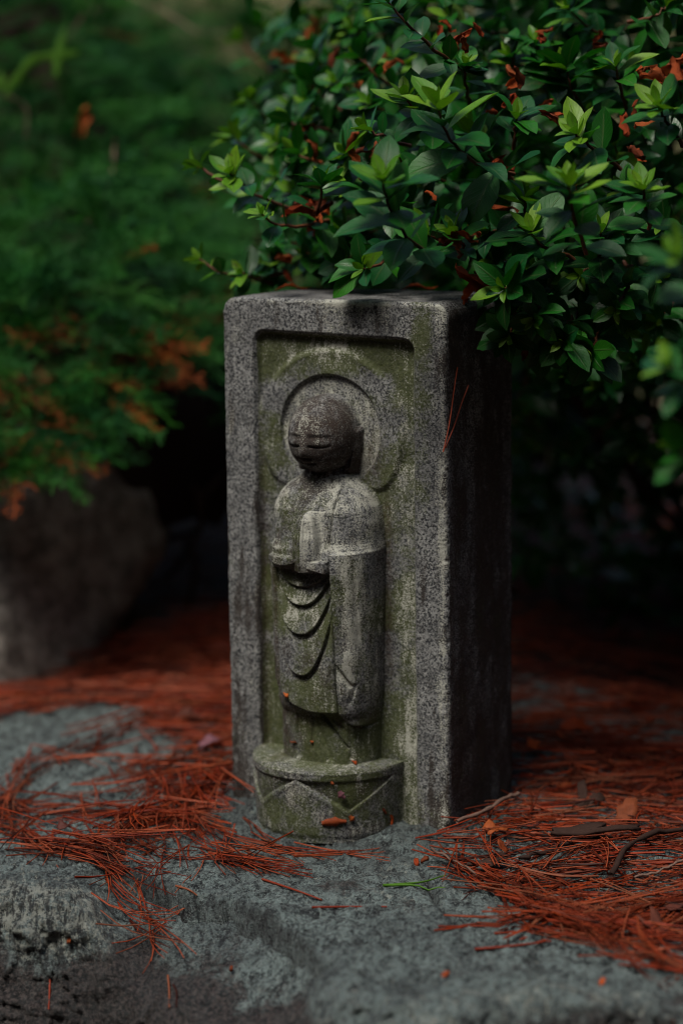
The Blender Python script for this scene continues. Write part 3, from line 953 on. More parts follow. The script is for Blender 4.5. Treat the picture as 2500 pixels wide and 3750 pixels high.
    lich_light[pd] = np.clip(0.33 + 0.35 * mid, 0, 1)[pd]
    algae[ledge_m] = 0.6; grime_shade[ledge_m] = 0.08; lich_light[ledge_m] = 0.42
    rust[pd] = np.clip(0.25 * sm(x, 20, 60) + 0.3 * sm(mid, 0.2, 0.8), 0, 1)[pd]
    W = np.stack([algae, grime_shade, lich_light, rust], 1)
    wp = BL + (P3[:, :1] * EU + P3[:, 1:2] * EV + P3[:, 2:3] * EN) / 1000
    F = grid_faces(len(vs), len(us))
    freg = regf[F].max(axis=1)
    freg = np.where((regf[F] == 4).sum(1) >= 1, 4, freg)
    root = empty('carved_marker', tuple(bp(BW / 2, 0, -BD / 2)))
    tag(root, 'upright granite marker carved with a praying bald figure in a niche, moss stained', 'stone monument')

    def part(name, sel, extraV=None, extraF=None, extraW=None):
        f = F[sel]
        idx, inv = np.unique(f, return_inverse=True)
        v_, f_, w_ = wp[idx], inv.reshape(f.shape), W[idx]
        if extraV is not None:
            f_ = np.concatenate([f_, extraF + len(v_)]); v_ = np.concatenate([v_, extraV]); w_ = np.concatenate([w_, extraW])
        return ob(name, mk(name, v_, f_, M_GRAN, True, {'weather': w_}), root)

    # sides, top and back of the block: the front's outline carried backwards
    nr, nc = len(vs), len(us)
    loop = [i * nc for i in range(nr)] + [(nr - 1) * nc + j for j in range(1, nc)] + [i * nc + nc - 1 for i in range(nr - 2, -1, -1)]
    bot = [j for j in range(nc - 2, 0, -1)]
    loop = np.array(loop + bot)
    L = P3[loop]
    isb = np.zeros(len(loop), bool); isb[-len(bot):] = True
    rows, roww = [], []
    hs = [0, 0.12, 0.3, 0.5, 0.7, 0.85, 0.97, 1.0]
    hs = np.concatenate([np.linspace(0, 0.1, 6), np.linspace(0.15, 1, 26)])
    for kf in hs:
        Q = L.copy()
        Q[:, 2] = L[:, 2] * (1 - kf) + (-BD) * kf
        nn = fbm(Q, 0.05, 3, 131) * 0.7 * min(1, kf * 12)
        Q[:, 0] += np.where(np.isclose(L[:, 0], BW, atol=0.02), nn, 0) + np.where(np.isclose(L[:, 0], 0, atol=0.02), nn, 0)
        Q[:, 1] += np.where(L[:, 1] > BH - 3, nn, 0)
        rows.append(Q)
        ba = fbm(Q * [1, 0.3, 1], 0.07, 3, 135)
        toptop = L[:, 1] > BH - 6
        near = np.exp(-kf * 9)
        sg = np.where(toptop, 0.30 + 0.3 * ba, 0.74 + 0.25 * ba - 0.25 * near)
        sl = np.where(toptop, 0.18 + 0.2 * ba, 0.10 + 0.16 * near + 0.10 * ba)
        sr = np.where(toptop, 0.25, 0.6 * sm(ba, -0.5, 0.4))
        sa = np.where(toptop, 0.12, 0.10 + 0.25 * sm(ba, 0.1, 0.7))
        roww.append(np.clip(np.stack([sa, sg, sl, sr], 1), 0, 1))
    SV = np.concatenate(rows); SW = np.concatenate(roww)
    SVw = BL + (SV[:, :1] * EU + SV[:, 1:2] * EV + SV[:, 2:3] * EN) / 1000
    n = len(loop)
    SF = []
    for a in range(len(hs) - 1):
        i = np.arange(n); j = (i + 1) % n
        SF.append(np.stack([a * n + i, (a + 1) * n + i, (a + 1) * n + j, a * n + j], 1))
    b0 = (len(hs) - 1) * n
    # back cap: strips between left and right columns
    cap = []
    for i in range(nr - 1):
        l0, l1 = i, i + 1
        r0 = (nr - 1) + (nc - 1) + (nr - 1 - i); r1 = r0 - 1
        cap.append((b0 + l0, b0 + r0, b0 + r1, b0 + l1))
    SF.append(np.array(cap))
    SF = np.concatenate(SF)
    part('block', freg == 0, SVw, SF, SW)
    part('niche_panel', freg == 1)
    part('halo', freg == 2)
    part('figure', freg == 3)
    part('lotus_pedestal', freg == 4)
    return root


MARKER = marker()

# ------------------------------------------------------------------ boulder at the back left
def boulder(name, c, r, seed, label, cut=()):
    nu, nv_ = 90, 60
    th = np.linspace(0, 2 * math.pi, nu, endpoint=False); ph = np.linspace(0.02, math.pi - 0.02, nv_)
    T, Pn = np.meshgrid(th, ph)
    D = np.stack([np.sin(Pn) * np.cos(T), np.sin(Pn) * np.sin(T), np.cos(Pn)], -1).reshape(-1, 3)
    D4 = np.sign(D) * np.abs(D) ** 0.60
    D4 /= (np.abs(D4) ** 3).sum(1)[:, None] ** (1 / 3)
    V = D4 * (1 + fbm(D, 1.6, 4, seed)[:, None] * 0.16 + fbm(D, 7, 3, seed + 9)[:, None] * 0.02)
    for n, k in cut:
        n = np.array(n) / np.linalg.norm(n)
        over = np.clip(V @ n - k, 0, None)
        V = V - over[:, None] * n * 0.9
    V = V * np.array(r) + np.array(c)
    i = np.arange(nv_ - 1)[:, None] * nu + np.arange(nu)[None, :]
    j = np.arange(nv_ - 1)[:, None] * nu + (np.arange(nu)[None, :] + 1) % nu
    F = np.stack([i.ravel(), (i + nu).ravel(), (j + nu).ravel(), j.ravel()], 1)
    o = ob(name, mk(name, V, F, M_BOULD))
    tag(o, label, 'rock')
    return o


boulder('boulder', (-0.405, 0.60, 0.075), (0.220, 0.20, 0.155), 3, 'rounded grey boulder half under the juniper at the back of the ledge', cut=[((0.75, -0.6, 0.1), 0.78), ((-0.1, -1, 0.25), 0.80), ((0.9, 0.1, -0.55), 0.80)])

# ------------------------------------------------------------------ leaf shapes
def leaf_mesh(name, mat, L=1.0, W=0.40, bend=0.2, fold=0.18, tip=1.35, twist=0.0, seed=0, wav=0.02, nr=7, nc=5, bite=None):
    """a blade lying along +x, upper side +z, unit length; 24 quads"""
    rr = np.random.default_rng(seed)
    t = np.linspace(0, 1, nr); s = np.linspace(-1, 1, nc)
    T, S = np.meshgrid(t, s, indexing='ij')
    half = W * 0.5 * np.sin(math.pi * np.clip(T, 0.0, 1) ** 1.0) ** 0.62 * (0.72 + 0.28 * np.sin(math.pi * np.clip(T, 0, 1) * 0.9)) * (1 - 0.35 * np.exp(-T / 0.16))
    half = np.where(T <= 0, 0.012, np.where(T >= 1, 0.004, half))
    if bite is not None:
        half = np.where((S > 0) & (np.abs(T - bite) < 0.13), half * (0.35 + 2.0 * np.abs(T - bite)), half)
    X = T * L
    Y = S * half
    Z = fold * np.abs(Y) * 1.0 + bend * (0.25 * np.sin(math.pi * T * 0.9) - 0.9 * T ** 2 * 0.5) + wav * np.sin(T * 11 + rr.uniform(0, 6)) * np.abs(S)
    a = twist * T
    Y, Z = Y * np.cos(a) - Z * np.sin(a), Y * np.sin(a) + Z * np.cos(a)
    V = np.stack([X, Y, Z], -1).reshape(-1, 3)
    F = grid_faces(nr, nc)
    uvc = np.stack([(S.ravel() + 1) / 2, T.ravel(), np.zeros(T.size), np.ones(T.size)], 1)
    me = mk(name, V, F, mat, True, {'leafuv': uvc, 'tint': np.zeros(len(V))})
    return me, V, F, uvc


OLD = [leaf_mesh('leaf_blade', M_LEAF, 1, wd, bd, fo, 1.3, tw, i, 0.012) for i, (wd, bd, fo, tw) in enumerate([(0.50, 0.20, 0.22, 0.1), (0.56, 0.10, 0.16, -0.15), (0.46, 0.30, 0.26, 0.2), (0.52, -0.06, 0.20, 0.0), (0.60, 0.22, 0.12, -0.1)])]
YNG = [leaf_mesh('young_leaf_blade', M_YOUNG, 1, wd, bd, fo, 1.3, tw, 20 + i, 0.01) for i, (wd, bd, fo, tw) in enumerate([(0.44, -0.15, 0.35, 0.1), (0.50, 0.05, 0.25, -0.1), (0.40, 0.15, 0.40, 0.0)])]
OLD_LOW = [leaf_mesh('leaf_blade_small', M_LEAF, 1, wd, bd, fo, 1.3, tw, i, 0.0, 5, 3) for i, (wd, bd, fo, tw) in enumerate([(0.50, 0.20, 0.22, 0.1), (0.56, 0.10, 0.16, -0.15), (0.46, 0.30, 0.26, 0.2), (0.52, -0.06, 0.20, 0.0), (0.60, 0.22, 0.12, -0.1)])]
BIT = leaf_mesh('bitten_leaf_blade', M_LEAF, 1, 0.48, 0.1, 0.10, 1.3, 0.0, 40, 0.01, 15, 7, 0.45)


def dead_leaf_mesh(seed):
    rr = np.random.default_rng(seed)
    t = np.linspace(0, 1, 8); s = np.linspace(-1, 1, 5)
    T, S = np.meshgrid(t, s, indexing='ij')
    half = 0.17 * np.sin(math.pi * T ** 0.8) ** 0.7 + 0.02
    curl = rr.uniform(1.4, 3.0)
    a = S * curl
    X = T * 0.85 + 0.06 * np.sin(T * 9 + rr.uniform(0, 6))
    Y = half / curl * np.sin(a) * 1.2
    Z = half / curl * (1 - np.cos(a)) * 1.2 + 0.22 * np.sin(T * rr.uniform(3, 6) + rr.uniform(0, 6)) * T
    V = np.stack([X, Y, Z], -1).reshape(-1, 3)
    V += rr.normal(0, 0.045, V.shape)
    me = mk('dried_leaf_blade', V, grid_faces(8, 5), M_DEAD, False, {'tint': np.zeros(len(V))})
    return me, V, grid_faces(8, 5)


DEAD = [dead_leaf_mesh(i) for i in range(5)]


def frame_of(direction, up):
    d = np.asarray(direction, float); d = d / np.linalg.norm(d)
    u = np.asarray(up, float); u = u - d * (u @ d)
    if np.linalg.norm(u) < 1e-4: u = np.cross(d, [1, 0.3, 0.2])
    u /= np.linalg.norm(u)
    return np.stack([d, np.cross(u, d), u], 1)           # columns: x, y, z axes


def place(name, me, pos, direction, up, size, parent):
    o = bpy.data.objects.new(name, me)
    link(o, parent)
    Rm = frame_of(direction, up) * size
    M = Matrix.Identity(4)
    for i in range(3):
        for j in range(3): M[i][j] = Rm[i, j]
    base = Vector(parent.location) if parent is not None else Vector((0, 0, 0))
    M.translation = Vector(pos) - base
    o.matrix_local = M
    return o


# ------------------------------------------------------------------ azalea bush
BUSH = empty('azalea_bush', (0.50, 0.84, 0.0))
tag(BUSH, 'leafy azalea bush with glossy leaves overhanging the top of the granite marker', 'bush')
LEAVES = []            # (pos, dir, up, size, young, tint, depth)
RP = random.Random(5)
rn = np.random.default_rng(23)


def unit(v):
    v = np.asarray(v, float)
    return v / (np.linalg.norm(v) + 1e-12)


TWIGS = []


def shoot(pts, size=0.027, n=7, rosette=5, young=0.5, hero=True, spread=1.0):
    size = size * 1.06 * rn.uniform(0.85, 1.15)
    if hero: n, rosette = int(n * 1.5) + 1, rosette + 2
    """a twig through pts (tip first) with alternate leaves and a whorl of young leaves at its tip"""
    P = bez(pts, 12)
    P = P + rn.normal(0, 0.0006, P.shape)
    tipdir = unit(P[0] - P[2])
    TWIGS.append((P, np.linspace(0.0008, 0.0017, len(P)), hero))
    L = [math.sqrt(((P[i + 1] - P[i]) ** 2).sum()) for i in range(len(P) - 1)]
    # whorl at the tip
    A = frame_of(tipdir, [0.1, -0.2, 1])
    ph0 = rn.uniform(0, 6)
    for k in range(rosette):
        ph = ph0 + k * 2.4
        op = 0.45 + 0.8 * (k / max(rosette - 1, 1)) * spread + rn.uniform(-0.1, 0.15)
        rad = math.cos(ph) * A[:, 1] + math.sin(ph) * A[:, 2]
        d = unit(tipdir * math.cos(op) + rad * math.sin(op) + np.array([0, 0, 0.10]))
        up = unit(tipdir * math.sin(op) - rad * math.cos(op) + np.array([0, 0, 0.55]))
        sz = size * (0.42 + 0.42 * k / max(rosette - 1, 1)) * rn.uniform(0.85, 1.15)
        yo = (k / max(rosette, 1)) < young
        LEAVES.append((P[0] - tipdir * 0.0006 * k, d, up, sz * (1.0 if yo else 1.15), 1 if yo else 0, rn.uniform(), hero))
    # leaves along the twig
    ph = rn.uniform(0, 6)
    for k in range(n):
        q = 0.10 + 0.88 * (k + rn.uniform(0, 0.6)) / max(n, 1)
        i = min(int(q * 11), 10)
        p = P[i] * (1 - (q * 11 - i)) + P[i + 1] * (q * 11 - i)
        td = unit(P[max(i - 1, 0)] - P[i + 1])
        A = frame_of(td, [0, -0.2, 1])
        ph += 2.4
        rad = math.cos(ph) * A[:, 1] + 0.6 * math.sin(ph) * A[:, 2]
        op = rn.uniform(0.9, 1.35)
        d = unit(td * math.cos(op) + unit(rad) * math.sin(op) + np.array([0, -0.10, -0.12 + 0.1 * rn.normal()]))
        up = unit(np.array([rn.normal(0, 0.25), -0.35 + rn.normal(0, 0.2), 1.0]) + td * 0.3)
        sz = size * rn.uniform(0.75, 1.2)
        LEAVES.append((p, d, up, sz, 2 if (q < 0.30 and rn.uniform() < young) else 0, rn.uniform(), hero))


def hs(*pts, **kw):
    shoot([at(*p) for p in pts], **kw)


# shoots that can be told apart in front (surveyed from the photograph; each at its own distance)
hs((718, 605, 1.88), (800, 655, 1.87), (890, 690, 1.87), size=0.022, n=2, rosette=5, young=1)
hs((838, 628, 1.83), (880, 670, 1.84), (975, 733, 1.85), (1180, 800, 1.88), size=0.026, n=6, rosette=6, young=0.9)
hs((958, 785, 1.785), (1000, 815, 1.79), (1090, 832, 1.80), (1230, 800, 1.85), size=0.024, n=4, rosette=6, young=0.8)
hs((1178, 668, 1.78), (1175, 720, 1.79), (1150, 860, 1.85), size=0.032, n=3, rosette=8, young=0.25, spread=1.3)
hs((735, 950, 1.90), (800, 995, 1.89), (900, 1015, 1.90), (1040, 1000, 1.93), size=0.024, n=6, rosette=4, young=1)
hs((890, 1000, 1.88), (930, 1020, 1.89), (1000, 1035, 1.92), size=0.022, n=4, rosette=4, young=0.8)
hs((1398, 660, 1.60), (1425, 760, 1.62), (1500, 880, 1.65), (1610, 945, 1.69), size=0.036, n=11, rosette=6, young=0.8)
hs((1655, 850, 1.70), (1665, 890, 1.705), (1685, 940, 1.72), size=0.026, n=3, rosette=5, young=0.8)
hs((858, 490, 2.00), (905, 545, 2.0), (1010, 610, 2.02), size=0.026, n=4, rosette=6, young=0.9)
hs((912, 360, 2.03), (955, 410, 2.03), (1040, 480, 2.05), size=0.028, n=4, rosette=6, young=0.8)
hs((875, 140, 2.35), (920, 200, 2.33), (985, 260, 2.30), size=0.028, n=2, rosette=5, young=1)
hs((1020, 100, 2.30), (1060, 170, 2.30), (1120, 240, 2.28), size=0.034, n=5, rosette=5, young=0.8)
hs((1170, 70, 2.25), (1180, 150, 2.25), (1190, 230, 2.2), size=0.034, n=5, rosette=5, young=0.6)
hs((1130, 300, 2.00), (1170, 340, 2.0), (1250, 400, 2.0), size=0.030, n=5, rosette=6, young=0.5)
hs((1050, 440, 1.92), (1100, 460, 1.92), (1220, 480, 1.95), size=0.030, n=5, rosette=6, young=0.3)
hs((1415, 5, 1.72), (1490, 85, 1.72), (1600, 190, 1.74), (1700, 260, 1.78), size=0.030, n=9, rosette=5, young=0.5)
hs((1480, 350, 1.74), (1540, 430, 1.75), (1650, 500, 1.78), size=0.027, n=6, rosette=6, young=0.8)
hs((1335, 470, 1.76), (1390, 500, 1.76), (1500, 535, 1.78), size=0.027, n=5, rosette=5, young=0.8)
hs((1600, 390, 1.66), (1640, 500, 1.67), (1720, 580, 1.69), (1880, 640, 1.74), size=0.036, n=8, rosette=5, young=0.9)
hs((1888, 428, 1.75), (1885, 480, 1.755), (1880, 550, 1.77), size=0.032, n=3, rosette=6, young=0.5, spread=1.2)
hs((1700, 240, 1.76), (1705, 300, 1.77), (1720, 380, 1.80), size=0.028, n=5, rosette=6, young=0.4)
hs((2105, 485, 1.70), (2165, 545, 1.71), (2270, 615, 1.74), size=0.028, n=6, rosette=6, young=0.9)
hs((2078, 670, 1.60), (2090, 760, 1.61), (2145, 925, 1.66), size=0.032, n=8, rosette=7, young=0.8)
hs((1920, 720, 1.72), (1925, 770, 1.725), (1960, 850, 1.75), size=0.028, n=4, rosette=6, young=0.7)
hs((1940, 840, 1.69), (1975, 895, 1.70), (2100, 950, 1.73), size=0.031, n=6, rosette=5, young=0.8)
hs((2350, 690, 1.64), (2360, 740, 1.65), (2375, 840, 1.68), size=0.026, n=6, rosette=6, young=1)
hs((2410, 390, 1.64), (2440, 450, 1.65), (2500, 530, 1.66), size=0.030, n=6, rosette=6, young=0.8)
hs((2195, 850, 1.70), (2200, 900, 1.71), (2180, 980, 1.74), size=0.031, n=6, rosette=6, young=0.5)
hs((1960, 150, 1.84), (1975, 210, 1.85), (2000, 300, 1.87), size=0.030, n=6, rosette=6, young=0.4)
hs((1870, 200, 1.84), (1885, 260, 1.85), (1900, 340, 1.87), size=0.030, n=5, rosette=5, young=0.4)
hs((2440, 20, 1.80), (2400, 60, 1.80), (2300, 80, 1.82), size=0.032, n=6, rosette=5, young=0.5)
hs((2110, 1190, 1.76), (2120, 1120, 1.78), (2150, 1040, 1.82), size=0.026, n=4, rosette=5, young=0.4)
hs((1890, 1140, 1.755), (1885, 1095, 1.77), (1850, 1000, 1.82), size=0.030, n=4, rosette=6, young=0.35)
hs((2285, 1215, 1.76), (2280, 1160, 1.78), (2260, 1080, 1.82), size=0.026, n=4, rosette=6, young=0.5)
hs((1985, 1260, 1.79), (1990, 1180, 1.80), (2010, 1080, 1.84), size=0.037, n=4, rosette=4, young=0.0)
hs((2410, 1010, 1.74), (2350, 1000, 1.76), (2280, 960, 1.80), size=0.032, n=4, rosette=4, young=0.2)
hs((2100, 1660, 2.16), (2180, 1600, 2.18), (2300, 1480, 2.24), size=0.034, n=5, rosette=6, young=0.1)
hs((2330, 1640, 2.14), (2370, 1560, 2.16), (2420, 1430, 2.22), size=0.034, n=5, rosette=6, young=0.1)
hs((2200, 1400, 2.0), (2250, 1350, 2.02), (2300, 1230, 2.08), size=0.030, n=5, rosette=5, young=0.2)
hs((2478, 940, 1.36), (2510, 1000, 1.37), (2580, 1060, 1.40), size=0.026, n=4, rosette=5, young=0.7)
hs((2440, 1330, 1.36), (2500, 1400, 1.37), (2580, 1440, 1.40), size=0.024, n=4, rosette=5, young=0.6)
hs((2480, 1640, 1.38), (2530, 1680, 1.38), (2600, 1720, 1.40), size=0.024, n=4, rosette=4, young=0.5)
hs((1330, 985, 1.74), (1400, 960, 1.76), (1480, 880, 1.80), size=0.030, n=3, rosette=5, young=0.4)
hs((1560, 860, 1.74), (1640, 880, 1.76), (1760, 860, 1.80), size=0.031, n=4, rosette=5, young=0.6)
hs((1720, 480, 1.80), (1780, 560, 1.80), (1880, 660, 1.83), size=0.034, n=6, rosette=5, young=0.4)
hs((2070, 250, 1.80), (2090, 320, 1.80), (2140, 420, 1.83), size=0.033, n=6, rosette=5, young=0.2)
hs((2250, 240, 1.78), (2270, 320, 1.79), (2300, 430, 1.82), size=0.033, n=6, rosette=5, young=0.3)
hs((1270, 560, 1.83), (1330, 600, 1.84), (1450, 640, 1.88), size=0.031, n=6, rosette=5, young=0.3)
hs((1080, 560, 1.88), (1140, 590, 1.88), (1260, 620, 1.92), size=0.030, n=5, rosette=5, young=0.4)
hs((1310, 200, 1.90), (1370, 270, 1.90), (1480, 350, 1.93), size=0.030, n=6, rosette=5, young=0.4)

for a_, b_, t_, dx, dy, yg in ((1010, 640, 1.93, 130, 50, .5), (1090, 700, 1.88, 140, 40, .3), (1270, 700, 1.83, 120, 60, .3), (1010, 880, 1.92, 140, 20, .4), (1120, 930, 1.88, 150, -10, .2), (1250, 850, 1.84, 130, 0, .2),
                       (1270, 950, 1.82, 120, -50, .2), (1010, 520, 1.98, 120, 60, .6), (1120, 370, 1.98, 120, 80, .5), (1230, 300, 1.95, 120, 80, .4), (1350, 380, 1.88, 120, 70, .4), (1440, 760, 1.78, 120, 30, .4),
                       (1290, 110, 2.0, 110, 90, .5), (1390, 620, 1.84, 120, 30, .3), (1780, 850, 1.78, 100, -10, .4), (1800, 960, 1.79, 90, -30, .3), (1220, 1000, 1.90, 140, -60, .1), (960, 960, 1.93, 150, 10, .3), (1560, 640, 1.80, 110, 40, .4),
                       (1150, 200, 2.1, 110, 80, .5), (930, 700, 1.97, 130, 50, .4), (2280, 700, 1.74, 90, 70, .5), (2420, 820, 1.72, 90, 60, .5), (2230, 1080, 1.79, 60, -60, .4), (1860, 1230, 1.72, 30, -90, .2), (1950, 1170, 1.70, 40, -80, .3), (2060, 1250, 1.71, 30, -90, .2), (2160, 1290, 1.72, 40, -90, .2), (2250, 1130, 1.72, 50, -80, .3), (1850, 1060, 1.69, 60, -70, .3), (2330, 1330, 1.86, 40, -90, .1), (2060, 1380, 1.88, 40, -100, .1), (1950, 980, 1.74, 60, -40, .4), (2120, 1010, 1.75, 60, -50, .4), (2400, 1180, 1.82, 60, -70, .3), (1780, 1180, 1.80, 40, -90, .3)):
    hs((a_, b_, t_), (a_ + dx * .5, b_ + dy * .5, t_ + .015), (a_ + dx, b_ + dy, t_ + .04), size=0.027, n=6, rosette=6, young=yg)

# the rest of the crown: shoots spread through a shell, thinner towards the inside
BC = np.array([0.40, 0.46, 0.56]); BRAD = np.array([0.54, 0.47, 0.36])


def clear_of_marker(p):
    """keeps the twigs off the stone and out of the room in front of its carved face"""
    q = (np.asarray(p) - BL) * 1000
    u_, v_, h_ = q @ EU, q @ EV, q @ EN
    if v_ > 425: return True
    if -18 < u_ < BW + 14 and -BD - 12 < h_ : return False
    if u_ <= BW + 14 and h_ > -60: return False
    return True


def lower_edge(p):
    return 0.33 - 0.30 * float(sm(np.array(p[1]), 0.18, 0.60)) - 0.10 * float(sm(np.array(p[0]), 0.30, 0.55))


def in_crown(p, grow=1.0):
    q = (p - BC) / (BRAD * grow)
    return (q * q).sum()


nfill = 0
while nfill < 800:
    d = unit(rn.normal(size=3))
    if d[1] > 0.5 and rn.uniform() < 0.7: continue
    k = rn.uniform(0.80, 1.0) if rn.uniform() < 0.6 else rn.uniform(0.45, 0.85)
    p = BC + BRAD * d * k
    if p[2] < lower_edge(p) + 0.05 * rn.uniform() or p[0] < -0.05: continue
    n_ = unit(d / BRAD)
    g_ = unit(n_ * 0.8 + np.array([-0.15, -0.45, 0.35 if d[2] > -0.3 else -0.3]) + rn.normal(0, 0.3, 3))
    L = rn.uniform(0.05, 0.09)
    a, b_, c_ = p, p - g_ * L * 0.5 + np.array([0, 0, -0.004]), p - g_ * L
    if not (clear_of_marker(a + g_ * 0.03) and clear_of_marker(a) and clear_of_marker(c_)): continue
    shoot([a, b_, c_], size=rn.uniform(0.024, 0.034), n=int(rn.integers(5, 9)), rosette=int(rn.integers(4, 7)), young=(0.45 if d[2] > 0.1 else 0.1) * (k > 0.8), hero=False)
    nfill += 1
# old dull leaves filling the inside
for _ in range(7500):
    d = unit(rn.normal(size=3))
    p = BC + BRAD * d * rn.uniform(0.35, 0.93)
    if p[2] < lower_edge(p) + 0.02 or not clear_of_marker(p): continue
    if in_crown(p) > 0.88: continue
    LEAVES.append((p, unit(rn.normal(size=3) + [0, -0.3, -0.2]), unit([rn.normal(0, .5), rn.normal(0, .5), 1]), rn.uniform(0.022, 0.036), 0, rn.uniform(), False))

for _ in range(3800):      # leafy skirt at the back, down to the soil
    p = np.array([rn.uniform(0.08, 1.0), 0.62 + 0.35 * rn.uniform() + 0.12 * math.sin(_), rn.uniform(-0.02, 0.50)])
    LEAVES.append((p, unit(rn.normal(size=3) + [0, -0.4, -0.2]), unit([rn.normal(0, .5), rn.normal(0, .5) - 0.4, 0.8]), rn.uniform(0.026, 0.040), 0, rn.uniform(), False))

# the leaves that show largest become parts of their own, the rest is one part
def screen(p):
    v = np.asarray(p) - CAM
    t = v @ FW
    return 1250 + FPX * v[0] / t, 1875 - FPX * (v @ UP) / t, t


def rank(l):
    px, py, t = screen(l[0] + l[1] * l[3] * 0.5)
    if not (-20 < px < 2520 and -20 < py < 2000): return -1
    face = abs(l[2] @ unit(CAM - l[0])) + 0.15
    return l[3] / t * math.sqrt(face) * (1.0 if l[6] else 0.45)


LEAVES = [l for l in LEAVES if clear_of_marker(l[0] + l[1] * l[3] * 0.7) or l[6]]
LEAVES.sort(key=rank, reverse=True)
for k, l in enumerate(LEAVES[:300]):
    src = (YNG if l[4] == 1 else (YNG if l[4] == 2 and k % 2 else OLD))
    place('leaf', src[int(l[5] * 97) % len(src)][0], l[0], l[1], l[2], l[3], BUSH)


def leaf_mass(name, items, parent, mat_old, mat_yng):
    for yo, src, mat, nm in ((0, OLD, mat_old, 'foliage'), (1, YNG, mat_yng, 'young_foliage')):
        VV, FF, UU, TT, n = [], [], [], [], 0
        for l in items:
            if (l[4] > 0) != bool(yo): continue
            kind_ = OLD_LOW if (not yo and not l[6]) else src
            _, V, F, uvc = kind_[int(l[5] * 97) % len(kind_)]
            Rm = frame_of(l[1], l[2]) * l[3]
            VV.append(V @ Rm.T + l[0]); FF.append(F + n); UU.append(uvc); TT.append(np.full(len(V), l[5])); n += len(V)
        o = ob(nm, mk(nm, np.concatenate(VV), np.concatenate(FF), mat, True, {'leafuv': np.concatenate(UU), 'tint': np.concatenate(TT)}), parent)
        tag(o, kind='stuff')


leaf_mass('foliage', LEAVES[300:], BUSH, M_LEAF, M_YOUNG)
acc = Acc()
for P, r, hero in TWIGS:
    if hero:
        V, F = tube(P, r, 5)
        ob('twig', mk('twig', V, F, M_STEM, True, {'tint': np.zeros(len(V))}), BUSH)
    else:
        V, F = tube(P[::2], r[::2], 4)
        acc.add(V, F, rn.uniform())
tag(ob('inner_twigs', acc.mesh('inner_twigs', M_STEM), BUSH), kind='stuff')
# stems from the root to the crown
for k in range(11):
    a = np.array([0.50 + rn.uniform(-0.12, 0.12), 0.84 + rn.uniform(-0.06, 0.08), -0.03])
    d = unit(rn.normal(size=3) * [1, 0.8, 0.4] + [0, -0.1, 0.4])
    e = BC + BRAD * d * 0.75
    P = bez([a, a * 0.55 + e * 0.45 + np.array([rn.normal(0, .03), rn.normal(0, .03), -0.05]), e], 14)
    V, F = tube(P + rn.normal(0, 0.002, P.shape), np.linspace(0.008, 0.0025, 14), 7)
    ob('branch', mk('branch', V, F, M_BARK, True, {'tint': np.zeros(len(V))}), BUSH)
# dried leaves caught in the bush
DL = [(1690, 130, 1.80, 80), (1750, 110, 1.80, 60), (1880, 300, 1.82, 90), (1990, 140, 1.84, 70), (2020, 420, 1.79, 75), (2395, 290, 1.74, 110), (2490, 240, 1.70, 120), (2360, 450, 1.72, 90),
      (1150, 110, 2.2, 90), (1230, 215, 2.1, 80), (1330, 305, 1.98, 90), (1400, 230, 2.0, 70), (1110, 470, 1.95, 90), (1130, 760, 1.88, 130), (1160, 800, 1.86, 120), (1290, 520, 1.85, 80),
      (1350, 570, 1.84, 100), (1395, 560, 1.83, 50), (1640, 880, 1.76, 80), (1690, 880, 1.76, 80), (1740, 1010, 1.76, 150), (1760, 1060, 1.77, 120), (1860, 370, 1.80, 70), (1040, 220, 2.2, 90),
      (1840, 1215, 1.79, 80), (1930, 1290, 1.80, 70), (2180, 1040, 1.82, 80), (2330, 560, 1.72, 80), (1840, 620, 1.80, 90), (1850, 760, 1.82, 90), (1090, 930, 1.92, 100), (1060, 960, 1.93, 90),
      (2120, 660, 1.78, 80), (1330, 760, 1.86, 90), (1640, 100, 1.84, 60), (2200, 170, 1.84, 70), (1385, 545, 1.78, 90), (1300, 585, 1.80, 80), (1100, 780, 1.84, 110), (1180, 770, 1.82, 90), (1250, 230, 2.0, 110), (1340, 250, 1.95, 90), (1700, 165, 1.76, 70), (1665, 880, 1.72, 70), (1710, 870, 1.72, 80), (1890, 290, 1.77, 90), (2010, 430, 1.74, 80), (2480, 250, 1.66, 110), (2370, 290, 1.70, 100), (1150, 560, 1.88, 80), (1440, 250, 1.9, 80), (1570, 720, 1.76, 60), (2290, 460, 1.70, 90)]
DL = DL + [(a + rn.uniform(-60, 60), b_ + rn.uniform(-50, 50), t + 0.02, s * 0.8) for a, b_, t, s in DL[:40]]
for i, (a, b_, t, s) in enumerate(DL):
    d = unit([rn.normal(), rn.normal(0, .5), rn.normal(-0.5, 0.7)])
    place('dried_leaf', DEAD[i % 5][0], at(a, b_, t - 0.03) - d * s / FPX * t * 0.6, d, unit(rn.normal(size=3) + [0, -1, .6]), s * 1.35 / FPX * (t - 0.03), BUSH)

# ------------------------------------------------------------------ juniper spreading over the back left
JUN = empty('juniper_shrub', (-0.45, 1.15, 0.0))
tag(JUN, 'low spreading green juniper with feathery sprays hanging over the boulder', 'shrub')


